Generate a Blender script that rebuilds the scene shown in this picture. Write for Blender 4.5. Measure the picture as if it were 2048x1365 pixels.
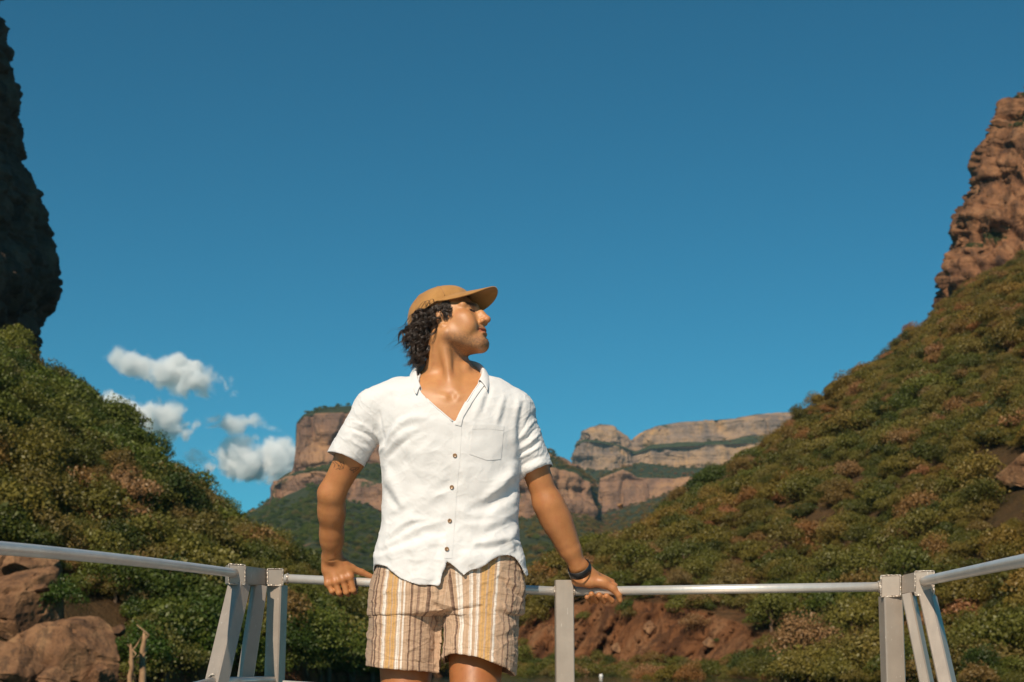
import bpy, math, random
import numpy as np
from mathutils import Vector, Matrix

for _o in list(bpy.data.objects):
    bpy.data.objects.remove(_o, do_unlink=True)
SC = bpy.context.scene
COL = SC.collection
random.seed(7)
RNG = np.random.default_rng(7)

# ------------------------------------------------------------------ camera
F = 2844.0                       # focal length in photo pixels (50 mm on a 36 mm sensor, 2048 px wide)
CZ = 0.63                        # height of the lens above the deck
TH = math.atan((1310 - 682.5) / F)
cam_d = bpy.data.cameras.new('camera')
cam = bpy.data.objects.new('camera', cam_d)
COL.objects.link(cam)
cam.location = (0, 0, CZ)
cam.rotation_euler = (math.pi / 2 + TH, 0, 0)
cam_d.lens = 50
cam_d.sensor_width = 36
cam_d.clip_start = 0.05
cam_d.clip_end = 60000
cam_d.dof.use_dof = True
cam_d.dof.focus_distance = 4.55
cam_d.dof.aperture_fstop = 7.0
SC.camera = cam

# ------------------------------------------------------------------ sun, sky, exposure
SUN_AZ, SUN_EL = math.radians(19), math.radians(40)     # left of straight behind the camera
TO_SUN = Vector((-math.sin(SUN_AZ) * math.cos(SUN_EL), -math.cos(SUN_AZ) * math.cos(SUN_EL), math.sin(SUN_EL)))
sun_d = bpy.data.lights.new('sun', 'SUN')
sun = bpy.data.objects.new('sun', sun_d)
COL.objects.link(sun)
sun.rotation_euler = TO_SUN.to_track_quat('Z', 'Y').to_euler()
sun.location = (-20, -30, 40)
sun_d.energy = 5.0
sun_d.angle = math.radians(0.5)
sun_d.color = (1.0, 0.86, 0.68)

W = bpy.data.worlds.new('World')
SC.world = W
W.use_nodes = True
_nt = W.node_tree
_nt.nodes.clear()
_sky = _nt.nodes.new('ShaderNodeTexSky')
_sky.sky_type = 'NISHITA'
_sky.sun_disc = False
_sky.sun_elevation = SUN_EL
_sky.sun_rotation = math.radians(180) + SUN_AZ
_sky.altitude = 2500
_sky.air_density = 1.0
_sky.dust_density = 0.5
_sky.ozone_density = 2.0
_mul = _nt.nodes.new('ShaderNodeMix')
_mul.data_type = 'RGBA'
_mul.blend_type = 'MULTIPLY'
_mul.inputs[0].default_value = 1.0
_mul.inputs[7].default_value = (0.175, 0.74, 0.78, 1)      # the photograph's teal grade, the same over the whole sky
_bg = _nt.nodes.new('ShaderNodeBackground')
_bg.inputs[1].default_value = 0.10
_wo = _nt.nodes.new('ShaderNodeOutputWorld')
_nt.links.new(_sky.outputs[0], _mul.inputs[6])
_nt.links.new(_mul.outputs[2], _bg.inputs[0])
_nt.links.new(_bg.outputs[0], _wo.inputs[0])

SC.view_settings.view_transform = 'Standard'
SC.view_settings.look = 'None'
SC.view_settings.exposure = 0.0
SC.view_settings.gamma = 1.0
SC.view_settings.use_curve_mapping = False
SC.cycles.use_denoising = True
SC.cycles.max_bounces = 8
SC.cycles.volume_bounces = 10
SC.cycles.transparent_max_bounces = 8
SC.cycles.volume_step_rate = 1.0
SC.cycles.volume_max_steps = 256

# ------------------------------------------------------------------ helpers
def P(px, py, Y):
    """World point at forward distance Y seen at pixel (px, py) of the 2048 x 1365 photograph."""
    px = np.asarray(px, float); py = np.asarray(py, float); Y = np.asarray(Y, float)
    a = (px - 1024) / F
    b = (682.5 - py) / F
    dy = math.cos(TH) - b * math.sin(TH)
    dz = math.sin(TH) + b * math.cos(TH)
    return np.stack(np.broadcast_arrays(a / dy * Y, Y, dz / dy * Y + CZ), -1)


def PZ(px, Y, z):
    """World point at distance Y and height z in pixel column px."""
    px = np.asarray(px, float); Y = np.asarray(Y, float); z = np.asarray(z, float)
    dep = Y * math.cos(TH) + (z - CZ) * math.sin(TH)
    return np.stack(np.broadcast_arrays((px - 1024) / F * dep, Y, z), -1)


def PIX(w):
    """Pixel of world points (n, 3)."""
    w = np.asarray(w, float)
    x, y, z = w[..., 0], w[..., 1], w[..., 2] - CZ
    dep = y * math.cos(TH) + z * math.sin(TH)
    up = -y * math.sin(TH) + z * math.cos(TH)
    return 1024 + F * x / dep, 682.5 - F * up / dep


def _hash(ix, iy, iz, seed):
    h = (ix.astype(np.int64) * 374761393 + iy.astype(np.int64) * 668265263 + iz.astype(np.int64) * 2147483647
         + seed * 1274126177) & 0xFFFFFFFF
    h = ((h ^ (h >> 13)) * 1274126177) & 0xFFFFFFFF
    h = ((h ^ (h >> 16)) * 2246822519) & 0xFFFFFFFF
    h = h ^ (h >> 15)
    return (h & 0xFFFFFF).astype(np.float64) / 0xFFFFFF


def vnoise(p, seed=0):
    p = np.asarray(p, float)
    i = np.floor(p).astype(np.int64)
    f = p - i
    f = f * f * f * (f * (f * 6 - 15) + 10)
    r = 0
    for dx in (0, 1):
        for dy in (0, 1):
            for dz in (0, 1):
                w = (f[..., 0] if dx else 1 - f[..., 0]) * (f[..., 1] if dy else 1 - f[..., 1]) * (f[..., 2] if dz else 1 - f[..., 2])
                r = r + w * _hash(i[..., 0] + dx, i[..., 1] + dy, i[..., 2] + dz, seed)
    return r * 2 - 1


def fbm(p, octaves=4, seed=0, gain=0.5):
    p = np.asarray(p, float)
    r, a, s = 0, 1.0, 1.0
    for o in range(octaves):
        r = r + a * vnoise(p * s, seed + o * 17)
        a *= gain
        s *= 2.03
    return r


def link(o, parent=None, mat=None):
    COL.objects.link(o)
    if parent is not None:
        o.parent = parent
    if mat is not None:
        o.data.materials.append(mat)
    return o


def new_mesh(name, verts, faces, smooth=True, attrs=None):
    me = bpy.data.meshes.new(name)
    verts = np.asarray(verts, np.float32)
    if isinstance(faces, np.ndarray):
        nf, k = faces.shape
        me.vertices.add(len(verts))
        me.vertices.foreach_set('co', verts.ravel())
        me.loops.add(nf * k)
        me.loops.foreach_set('vertex_index', faces.astype(np.int32).ravel())
        me.polygons.add(nf)
        me.polygons.foreach_set('loop_start', np.arange(nf, dtype=np.int32) * k)
        me.update(calc_edges=True)
        me.validate()
    else:
        me.from_pydata([tuple(v) for v in verts.tolist()], [], [tuple(f) for f in faces])
        me.update()
    if smooth:
        me.polygons.foreach_set('use_smooth', np.ones(len(me.polygons), bool))
    for k, v in (attrs or {}).items():
        v = np.asarray(v, np.float32)
        if v.ndim == 1:
            a = me.attributes.new(k, 'FLOAT', 'POINT')
            a.data.foreach_set('value', v)
        else:
            a = me.attributes.new(k, 'FLOAT_VECTOR', 'POINT')
            a.data.foreach_set('vector', v.ravel())
    return me


def mesh_obj(name, verts, faces, mat=None, parent=None, smooth=True, attrs=None):
    return link(bpy.data.objects.new(name, new_mesh(name, verts, faces, smooth, attrs)), parent, mat)


def empty(name, loc=(0, 0, 0)):
    o = bpy.data.objects.new(name, None)
    o.location = loc
    o.empty_display_size = 0.1
    COL.objects.link(o)
    return o


def tag(o, label=None, cat=None, group=None, kind=None):
    if label: o['label'] = label
    if cat: o['category'] = cat
    if group: o['group'] = group
    if kind: o['kind'] = kind
    return o


class MB:
    """Collects simple shapes into one mesh."""
    def __init__(s): s.v = []; s.f = []
    def add(s, v, f):
        o = len(s.v)
        s.v += [tuple(map(float, q)) for q in v]
        s.f += [tuple(int(i) + o for i in q) for q in f]
    def tube(s, pts, r, n=12, caps=True):
        pts = [Vector(p) for p in pts]
        if not hasattr(r, '__len__'): r = [r] * len(pts)
        vs, fs = [], []
        nrm = None
        for i, p in enumerate(pts):
            t = (pts[min(i + 1, len(pts) - 1)] - pts[max(i - 1, 0)]).normalized()
            if nrm is None:
                nrm = t.orthogonal().normalized()
            nrm = (nrm - t * nrm.dot(t)).normalized()
            b = t.cross(nrm)
            for k in range(n):
                a = 2 * math.pi * k / n
                vs.append(p + (nrm * math.cos(a) + b * math.sin(a)) * r[i])
        for i in range(len(pts) - 1):
            for k in range(n):
                a, b2 = i * n + k, i * n + (k + 1) % n
                fs.append((a, b2, b2 + n, a + n))
        if caps:
            fs.append(tuple(range(n - 1, -1, -1)))
            fs.append(tuple(range((len(pts) - 1) * n, len(pts) * n)))
        s.add(vs, fs)
    def bar(s, a, b, side, w, d, bev=0.003, w2=None, d2=None):
        """Square tube from a to b, width w along `side`, depth d across, with bevelled long edges."""
        a, b = Vector(a), Vector(b)
        t = (b - a).normalized()
        u = Vector(side); u = (u - t * u.dot(t)).normalized()
        v = t.cross(u)
        vs, fs = [], []
        for p, ww, dd in ((a, w, d), (b, w2 or w, d2 or d)):
            x, y = ww / 2, dd / 2
            for sx, sy in ((x - bev, y), (-x + bev, y), (-x, y - bev), (-x, -y + bev), (-x + bev, -y), (x - bev, -y), (x, -y + bev), (x, y - bev)):
                vs.append(p + u * sx + v * sy)
        for k in range(8):
            fs.append((k, (k + 1) % 8, (k + 1) % 8 + 8, k + 8))
        fs.append(tuple(range(7, -1, -1))); fs.append(tuple(range(8, 16)))
        s.add(vs, fs)
    def build(s, name, mat, parent=None, smooth=False):
        me = bpy.data.meshes.new(name)
        me.from_pydata(s.v, [], s.f)
        me.update()
        import bmesh
        bm = bmesh.new(); bm.from_mesh(me)
        bmesh.ops.recalc_face_normals(bm, faces=bm.faces)
        bm.to_mesh(me); bm.free()
        if smooth:
            me.polygons.foreach_set('use_smooth', [len(p.vertices) == 4 for p in me.polygons])
        return link(bpy.data.objects.new(name, me), parent, mat)


# ---- node shorthand
class N:
    def __init__(s, name):
        s.m = bpy.data.materials.new(name)
        s.m.use_nodes = True
        s.t = s.m.node_tree
        s.t.nodes.clear()
        s.out = s.t.nodes.new('ShaderNodeOutputMaterial')
    def n(s, kind, **kw):
        nd = s.t.nodes.new('ShaderNode' + kind)
        for k, v in kw.items():
            if k.startswith('i_'):
                nd.inputs[k[2:].replace('_', ' ')].default_value = v
            else:
                setattr(nd, k, v)
        return nd
    def l(s, a, b): s.t.links.new(a, b)
    def val(s, sock, x):
        if hasattr(x, 'is_output'): s.l(x, sock)
        else: sock.default_value = x
    def math(s, op, a, b=0.0, c=None, clamp=False):
        nd = s.n('Math', operation=op, use_clamp=clamp)
        s.val(nd.inputs[0], a); s.val(nd.inputs[1], b)
        if c is not None: s.val(nd.inputs[2], c)
        return nd.outputs[0]
    def mix(s, fac, a, b, blend='MIX'):
        nd = s.n('Mix', data_type='RGBA', blend_type=blend)
        s.val(nd.inputs[0], fac); s.val(nd.inputs[6], a if hasattr(a, 'is_output') else (*a, 1)); s.val(nd.inputs[7], b if hasattr(b, 'is_output') else (*b, 1))
        return nd.outputs[2]
    def noise(s, scale, vec=None, detail=4, rough=0.55, dist=0.0):
        nd = s.n('TexNoise')
        nd.inputs['Scale'].default_value = scale
        nd.inputs['Detail'].default_value = detail
        nd.inputs['Roughness'].default_value = rough
        nd.inputs['Distortion'].default_value = dist
        if vec is not None: s.l(vec, nd.inputs['Vector'])
        return nd.outputs['Fac']
    def ramp(s, fac, stops, interp='LINEAR'):
        nd = s.n('ValToRGB')
        cr = nd.color_ramp
        cr.interpolation = interp
        while len(cr.elements) < len(stops): cr.elements.new(0.5)
        for e, (p, c) in zip(cr.elements, stops):
            e.position = p
            e.color = (*c, 1) if hasattr(c, '__len__') else (c, c, c, 1)
        s.l(fac, nd.inputs[0])
        return nd.outputs[0]
    def scaled(s, vec, sc):
        nd = s.n('VectorMath', operation='MULTIPLY')
        s.l(vec, nd.inputs[0]); nd.inputs[1].default_value = sc
        return nd.outputs[0]
    def pos(s): return s.n('NewGeometry').outputs['Position']
    def attr(s, name, out='Fac'): return s.n('Attribute', attribute_name=name).outputs[out]
    def bump(s, h, strength=0.5, dist=0.02):
        nd = s.n('Bump')
        nd.inputs['Strength'].default_value = strength
        nd.inputs['Distance'].default_value = dist
        s.l(h, nd.inputs['Height'])
        return nd.outputs[0]
    def bsdf(s, color, rough=0.8, normal=None, **kw):
        nd = s.n('BsdfPrincipled')
        s.val(nd.inputs['Base Color'], color if hasattr(color, 'is_output') else (*color, 1))
        s.val(nd.inputs['Roughness'], rough)
        if normal is not None: s.l(normal, nd.inputs['Normal'])
        for k, v in kw.items(): s.val(nd.inputs[k.replace('_', ' ')], v)
        return nd
    def done(s, shader):
        s.l(shader.outputs[0] if hasattr(shader, 'outputs') else shader, s.out.inputs[0])
        return s.m

# ------------------------------------------------------------------ materials of the canyon
def rock_material(name, c_dark, c_mid, c_light, band, scale, streak=1.0, bump_d=0.5, veg=None, veg_scale=0.2):
    n = N(name)
    p = n.pos()
    base = n.noise(scale, p, 6, 0.6)
    strata = n.noise(band, n.scaled(p, (0.06, 0.06, 1.0)), 4, 0.6, 0.3)
    stain = n.noise(scale * 1.6, n.scaled(p, (1.0, 1.0, 0.12)), 4, 0.6)
    c = n.ramp(base, [(0.30, c_dark), (0.50, c_mid), (0.70, c_light)])
    c = n.mix(n.math('MULTIPLY', n.ramp(strata, [(0.42, 0.0), (0.62, 1.0)]), 0.35), c, c_light)
    c = n.mix(n.math('MULTIPLY', n.ramp(stain, [(0.46, 0.0), (0.66, 1.0)]), 0.65 * streak), c, c_dark)
    h = n.math('ADD', n.math('MULTIPLY', strata, 1.2), n.noise(scale * 4, p, 5, 0.65))
    if veg is not None:
        gcol = n.ramp(n.noise(veg_scale, p, 5, 0.7), [(0.3, veg[0]), (0.55, veg[1]), (0.75, veg[2])])
        f = n.math('ADD', n.attr('veg'), n.math('MULTIPLY', n.math('SUBTRACT', n.noise(veg_scale * 0.35, p, 5, 0.65), 0.5), 1.5))
        c = n.mix(n.ramp(f, [(0.47, 0.0), (0.56, 1.0)]), c, gcol)
    return n.done(n.bsdf(c, 0.92, n.bump(h, 0.9, bump_d), Specular_IOR_Level=0.15))


VEG_FAR = ((0.028, 0.036, 0.014), (0.05, 0.058, 0.022), (0.10, 0.085, 0.04))
M_far = rock_material('far_sandstone', (0.13, 0.08, 0.06), (0.28, 0.155, 0.095), (0.40, 0.22, 0.11), 0.035, 0.016, 1.2, 12.0, VEG_FAR, 0.05)
M_mesa = rock_material('far_mesa_sandstone', (0.15, 0.115, 0.10), (0.32, 0.215, 0.145), (0.45, 0.26, 0.11), 0.03, 0.012, 1.3, 14.0, VEG_FAR, 0.03)
M_cliff_r = rock_material('red_cliff_rock', (0.055, 0.032, 0.022), (0.235, 0.108, 0.053), (0.35, 0.18, 0.09), 0.16, 0.12, 1.15, 2.0,
                          ((0.02, 0.028, 0.01), (0.04, 0.045, 0.015), (0.08, 0.06, 0.025)), 0.2)
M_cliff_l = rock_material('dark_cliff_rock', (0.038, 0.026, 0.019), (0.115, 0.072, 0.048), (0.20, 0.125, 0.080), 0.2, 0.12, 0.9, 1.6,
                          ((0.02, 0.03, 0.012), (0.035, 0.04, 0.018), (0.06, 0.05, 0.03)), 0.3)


def soil_material():
    n = N('hillside_soil')
    p = n.pos()
    c = n.ramp(n.noise(0.05, p, 6, 0.65), [(0.32, (0.045, 0.038, 0.016)), (0.5, (0.085, 0.055, 0.025)), (0.68, (0.14, 0.075, 0.035))])
    red = n.ramp(n.noise(0.22, n.scaled(p, (1, 1, 0.5)), 6, 0.65), [(0.30, (0.085, 0.038, 0.018)), (0.50, (0.25, 0.105, 0.045)), (0.7, (0.33, 0.175, 0.088))])
    crack = n.ramp(n.noise(0.5, n.scaled(p, (1, 1, 0.22)), 6, 0.7), [(0.42, 1.0), (0.52, 0.0)])
    red = n.mix(n.math('MULTIPLY', crack, 0.75), red, (0.07, 0.032, 0.018))
    c = n.mix(n.attr('bank'), c, red)
    h = n.noise(0.9, n.scaled(p, (1, 1, 0.5)), 7, 0.7)
    return n.done(n.bsdf(c, 0.95, n.bump(h, 1.0, 1.2), Specular_IOR_Level=0.1))


M_soil = soil_material()


# ------------------------------------------------------------------ lofted terrain
def line(spec, xs, zmode=False):
    """Control line through (px, py, Y) - or (px, Y, z) - sampled at the columns xs."""
    s = np.array(spec, float)
    a = np.interp(xs, s[:, 0], s[:, 1]); b = np.interp(xs, s[:, 0], s[:, 2])
    return PZ(xs, a, b) if zmode else P(xs, a, b)


def loft(name, rows, counts, attr_rows, mat, amp=None, disp=None, attr_name='veg'):
    """rows: list of (N, 3) control lines; counts: rows of quads between neighbours."""
    pts, att, seg = [], [], []
    for k in range(len(rows) - 1):
        for j in range(counts[k] + (1 if k == len(rows) - 2 else 0)):
            t = j / counts[k]
            pts.append(rows[k] * (1 - t) + rows[k + 1] * t)
            att.append(np.full(rows[k].shape[0], attr_rows[k]) if np.isscalar(attr_rows[k]) else attr_rows[k])
            seg.append(k)
    G = np.array(pts)                                 # (R, N, 3)
    A = np.array(att)
    du = np.gradient(G, axis=1); dv = np.gradient(G, axis=0)
    nr = np.cross(du, dv)
    nr /= np.linalg.norm(nr, axis=-1, keepdims=True) + 1e-9
    if disp is not None:
        G = G + disp(G, nr, np.array(seg))
    R, C = G.shape[:2]
    idx = np.arange(R * C).reshape(R, C)
    f = np.stack([idx[:-1, :-1], idx[:-1, 1:], idx[1:, 1:], idx[1:, :-1]], -1).reshape(-1, 4)
    o = mesh_obj(name, G.reshape(-1, 3), f, mat, None, True, {attr_name: A.reshape(-1)})
    return o, G, A


def bulge(a, b, t, up):
    m = a * (1 - t) + b * t
    m = m.copy()
    m[:, 2] += up * np.linalg.norm(b - a, axis=1)
    return m


def hill_disp(amp, sc):
    def d(G, nr, seg):
        return np.stack([np.zeros(G.shape[:2]), np.zeros(G.shape[:2]), amp * fbm(G * sc, 5, 3)], -1)
    return d


def blocks(s, z, w, h, seed):
    """Stepped relief of jointed rock: courses of height h broken into blocks of width w, each standing at its own depth."""
    zz = z / h + 0.35 * vnoise(np.stack([s / (w * 3), z / (h * 4), 0 * z], -1), seed)
    c = np.floor(zz)
    uu = s / w + _hash(c.astype(np.int64), c.astype(np.int64) * 0, c.astype(np.int64) * 0, seed + 3) * 7 + 0.3 * vnoise(np.stack([s / w * .7, z / h * .5, 0 * z], -1), seed + 5)
    b = np.floor(uu)
    v = _hash(c.astype(np.int64), b.astype(np.int64), 0 * b.astype(np.int64), seed + 9) * 2 - 1
    fu, fz = uu - b, zz - c
    crack = np.clip(np.minimum(np.minimum(fu, 1 - fu) * w, np.minimum(fz, 1 - fz) * h) / (0.10 * min(w, h)), 0, 1)
    return v - 0.8 * (1 - crack)


def cliff_disp(rock_segs, a_big, a_ledge, a_joint, s_big, p_ledge, s_joint, seed):
    def d(G, nr, seg):
        w = np.isin(seg, rock_segs).astype(float)
        w = np.convolve(np.pad(w, 2, mode='edge'), np.ones(5) / 5, 'valid')[:, None]
        h = nr.copy(); h[..., 2] *= 0.2
        h /= np.linalg.norm(h, axis=-1, keepdims=True) + 1e-9
        big = fbm(G * s_big, 4, seed)
        led = vnoise(np.stack([G[..., 0] * s_big * 0.3, G[..., 1] * s_big * 0.3, G[..., 2] / p_ledge], -1), seed + 5)
        led = np.tanh(led * 3)
        jo = vnoise(np.stack([G[..., 0] * s_joint, G[..., 1] * s_joint, G[..., 2] * s_joint * 0.12], -1), seed + 9)
        jo = -np.clip(1 - np.abs(jo) * 4, 0, 1)
        fine = fbm(G * s_joint * 1.7, 3, seed + 21)
        s_ = G[..., 0] + 0.6 * G[..., 1]
        blk = .55 * blocks(s_, G[..., 2], 26, 60, seed + 40) + .40 * blocks(s_, G[..., 2], 11, 24, seed + 50)
        return h * ((a_big * big + a_ledge * led + a_joint * jo + 0.35 * a_joint * fine + a_ledge * .8 * blk) * w + 0.25 * a_big * big * (1 - w))[..., None]
    return d


# ---- the two wooded hillsides beside the river
WATER_Z = -1.55
xsL = np.linspace(-1500, 905, 330)
foot_L = line([(-700, 52, WATER_Z - .6), (0, 84, WATER_Z - .6), (300, 98, WATER_Z - .6), (600, 112, WATER_Z - .6), (905, 150, WATER_Z - .6)], xsL, True)
bank_L = foot_L + np.array([-0.5, 2.0, 2.2])
ridge_L = line([(-700, 510, 190), (-200, 680, 232), (0, 732, 252), (90, 782, 285), (160, 838, 283), (215, 876, 275), (330, 984, 262), (440, 1080, 248),
                (500, 1112, 240), (560, 1146, 230), (640, 1180, 220), (740, 1240, 205), (800, 1292, 192), (860, 1340, 180), (905, 1348, 178)], xsL)
back_L = ridge_L + np.array([-20.0, 120.0, 0]); back_L[:, 2] = ridge_L[:, 2] * 0.55 - 4
hill_L, GL, _ = loft('hillside', [foot_L, bank_L, bulge(bank_L, ridge_L, 0.5, 0.03), ridge_L, back_L], [3, 40, 40, 12],
                     [1.0, 0.15, 0.0, 0.0], M_soil, disp=hill_disp(2.0, 0.035), attr_name='bank')
tag(hill_L, kind='structure')

xsR = np.linspace(940, 2700, 260)
foot_R = line([(940, 222, WATER_Z - .6), (985, 205, WATER_Z - .6), (1005, 160, WATER_Z - .6), (1040, 122, WATER_Z - .6), (1110, 128, WATER_Z - .6), (1160, 140, WATER_Z - .6), (1202, 151, WATER_Z - .6), (1250, 130, WATER_Z - .6),
               (1300, 112, WATER_Z - .6), (1700, 104, WATER_Z - .6), (2100, 96, WATER_Z - .6), (2700, 80, WATER_Z - .6)], xsR, True)
low_R = line([(940, 1341, 224), (1000, 1336, 214), (1060, 1334, 205), (1200, 1330, 196), (1300, 1344, 184), (1420, 1346, 176), (1560, 1326, 163), (1700, 1333, 152), (2100, 1344, 126), (2700, 1350, 100)], xsR)
bank_R = line([(940, 1338, 225), (1000, 1325, 217), (1030, 1262, 216), (1075, 1222, 213), (1200, 1196, 204), (1350, 1206, 190), (1470, 1240, 181), (1560, 1290, 168),
               (1700, 1325, 156), (2100, 1335, 129), (2700, 1340, 103)], xsR)
ridge_R = line([(940, 1344, 228), (1000, 1336, 238), (1030, 1275, 248), (1075, 1190, 260), (1200, 1112, 278), (1400, 990, 308), (1580, 862, 348), (1700, 778, 382),
                (1850, 674, 440), (1875, 640, 458), (1948, 586, 470), (2048, 526, 480), (2700, 250, 480)], xsR)
back_R = ridge_R + np.array([30.0, 150.0, 0]); back_R[:, 2] = ridge_R[:, 2] * 0.6 - 4
_red = np.interp(xsR, [940, 1020, 1060, 1420, 1560, 1700, 2700], [0.3, 0.7, 1, 0.95, 0.6, 0.25, 0.2])
_red2 = np.interp(xsR, [940, 1040, 1150, 1350, 1500, 1650, 2700], [0.1, 0.35, 0.4, 0.45, 0.3, 0.1, 0.12])


def hillR_disp(G, nr, seg):
    d = np.stack([np.zeros(G.shape[:2]), np.zeros(G.shape[:2]), 2.0 * fbm(G * 0.035, 5, 3)], -1)
    w = (seg == 1).astype(float)[:, None] * np.interp(xsR, [1000, 1060, 1500, 1600], [0, 1, 1, 0])[None]
    q = fbm(np.stack([G[..., 0] * .3, G[..., 1] * .3, G[..., 2] * .12], -1), 5, 31)
    q2 = fbm(G * 0.9, 4, 35)
    ramp = np.clip((np.arange(G.shape[0]) - 36) / 14, 0, 1)[:, None, None]
    return d * ramp * (1 - w[..., None]) + np.stack([0 * q, (1.7 * q + 0.8 * q2 - 1.8 * np.clip(1 - np.abs(vnoise(np.stack([G[..., 0] * .35, G[..., 1] * .35, G[..., 2] * .09], -1), 37)) * 5, 0, 1)) * -w, 0 * q], -1)


hill_R, GR, _ = loft('hillside', [foot_R, low_R, bank_R, bulge(bank_R, ridge_R, 0.5, 0.03), ridge_R, back_R], [10, 26, 50, 50, 12],
                     [0.35, _red, _red2, 0.08, 0.0], M_soil, disp=hillR_disp, attr_name='bank')
tag(hill_R, kind='structure')

# ---- cliff wall standing on the left hill, its river side turned away from the sun
edge = np.array([(-700, 0), (-300, 10), (0, 16), (53, 22), (90, 24), (121, 32), (185, 38), (248, 33), (274, 34), (311, 47), (327, 56), (359, 80), (390, 92), (475, 94),
                 (506, 111), (548, 117), (575, 113), (601, 106), (633, 90), (668, 84), (760, 84)], float)
ys = np.concatenate([np.linspace(-700, -60, 24), np.linspace(-50, 720, 230)])
ex = np.interp(ys, edge[:, 0], edge[:, 1])
rows_c = []
for y, x in zip(ys, ex):
    near = P(x - 175, y, 236.0)[None]; mid = P(x - 6, y, 296.0)[None]; rim = P(x, y, 301.0)[None]; wrap = P(x - 8, y, 308.0)[None]; far = P(x - 120, y, 330.0)[None]
    turn = near + np.array([[-260.0, -20.0, 0]])
    t1 = np.linspace(0, 1, 20)[:-1, None]; t2 = np.linspace(0, 1, 110)[:-1, None]; t3 = np.linspace(0, 1, 8)[:-1, None]; t4 = np.linspace(0, 1, 20)[:, None]
    z0 = np.array([[0, 0, near[0, 2]]])
    row = np.concatenate([turn + (near - turn) * t1, near + (mid - near) * t2, mid + (rim - mid) * t3, rim + (wrap - rim) * t3, wrap + (far - wrap) * t4])
    rows_c.append(row)
rows_c = rows_c[::-1]
GC = np.array(rows_c)
_du = np.gradient(GC, axis=1); _dv = np.gradient(GC, axis=0)
_nr = np.cross(_du, _dv); _nr[..., 2] *= 0.2; _nr /= np.linalg.norm(_nr, axis=-1, keepdims=True) + 1e-9
_led = np.tanh(vnoise(np.stack([GC[..., 0] * .02, GC[..., 1] * .02, GC[..., 2] / 5.5], -1), 81) * 3)
_jo = -np.clip(1 - np.abs(vnoise(np.stack([GC[..., 0] * .14, GC[..., 1] * .14, GC[..., 2] * .02], -1), 85)) * 4, 0, 1)
_s = GC[..., 1] + .6 * GC[..., 0]
GC = GC + _nr * (1.0 * fbm(GC * 0.08, 4, 83) + 0.6 * _led + 1.2 * _jo + 0.3 * fbm(GC * 0.45, 3, 87) + 1.1 * blocks(_s, GC[..., 2], 7, 9, 181) + .8 * blocks(_s, GC[..., 2], 3.2, 3.6, 183) + .35 * blocks(_s, GC[..., 2], 1.5, 1.5, 185))[..., None]
_idx = np.arange(GC.shape[0] * GC.shape[1]).reshape(GC.shape[:2])
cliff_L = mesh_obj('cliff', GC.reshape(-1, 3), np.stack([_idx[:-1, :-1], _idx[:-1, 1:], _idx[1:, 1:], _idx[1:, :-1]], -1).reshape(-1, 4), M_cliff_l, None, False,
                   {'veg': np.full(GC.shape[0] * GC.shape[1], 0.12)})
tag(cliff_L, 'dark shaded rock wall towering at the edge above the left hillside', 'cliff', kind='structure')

# ---- red cliff above the right hill
eR = np.array([(-150, 2330), (60, 2150), (182, 2048), (213, 2014), (235, 2005), (261, 1983), (296, 1963), (329, 1954), (353, 1957), (384, 1953), (428, 1926), (459, 1905),
               (481, 1899), (525, 1884), (564, 1877), (606, 1871), (650, 1866)], float)
ys = np.linspace(-150, 650, 270)
ex = np.interp(ys, eR[:, 0], eR[:, 1])
rows_c = []
for y, x in zip(ys, ex):
    Ye = 505.0 + (650 - y) * 0.06
    back = P(x + 30, y, Ye + 90)[None]; wrap = P(x + 3, y, Ye + 14)[None]; rim = P(x, y, Ye)[None]; m1 = P(x + 60, y, Ye - 12)[None]; far = P(2750, y, Ye - 70)[None]
    t1 = np.linspace(0, 1, 14)[:-1, None]; t2 = np.linspace(0, 1, 8)[:-1, None]; t3 = np.linspace(0, 1, 26)[:-1, None]; t4 = np.linspace(0, 1, 240)[:, None]
    rows_c.append(np.concatenate([back + (wrap - back) * t1, wrap + (rim - wrap) * t2, rim + (m1 - rim) * t3, m1 + (far - m1) * t4]))
GC = np.array(rows_c[::-1])
_du = np.gradient(GC, axis=1); _dv = np.gradient(GC, axis=0)
_nr = np.cross(_du, _dv); _nr[..., 2] *= 0.2; _nr /= np.linalg.norm(_nr, axis=-1, keepdims=True) + 1e-9
_z = GC[..., 2]
_low = np.clip((150.0 - _z) / 12, 0, 1)                            # deep vertical clefts in the lower band
_led = np.tanh(vnoise(np.stack([GC[..., 0] * .012, GC[..., 1] * .012, _z / 8.0], -1), 61) * 3.5)
_jo = -np.clip(1 - np.abs(vnoise(np.stack([GC[..., 0] * .085, GC[..., 1] * .085, _z * .012], -1), 65)) * 3.2, 0, 1)
GC = GC + _nr * (1.6 * fbm(GC * 0.05, 4, 63) + 1.8 * _led + (3.0 + 8.0 * _low) * _jo + 0.8 * fbm(GC * np.array([.24, .24, .12]), 4, 67) + 0.5 * np.tanh(3 * vnoise(GC * np.array([.09, .09, .30]), 69)) + 2.2 * blocks(GC[..., 0] + .5 * GC[..., 1], _z, 9, 26, 191) + 1.5 * blocks(GC[..., 0] + .5 * GC[..., 1], _z, 4.0, 11, 193) + .6 * blocks(GC[..., 0], _z, 2.0, 4.2, 195))[..., None]
_vegc = np.clip(-_led, 0, 1) * 0.32 + 0.05 + np.clip((_z - 195) / 40, 0, .25)
_idx = np.arange(GC.shape[0] * GC.shape[1]).reshape(GC.shape[:2])
cliff_R = mesh_obj('cliff', GC.reshape(-1, 3), np.stack([_idx[:-1, :-1], _idx[:-1, 1:], _idx[1:, 1:], _idx[1:, :-1]], -1).reshape(-1, 4), M_cliff_r, None, False,
                   {'veg': _vegc.ravel()})
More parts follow.
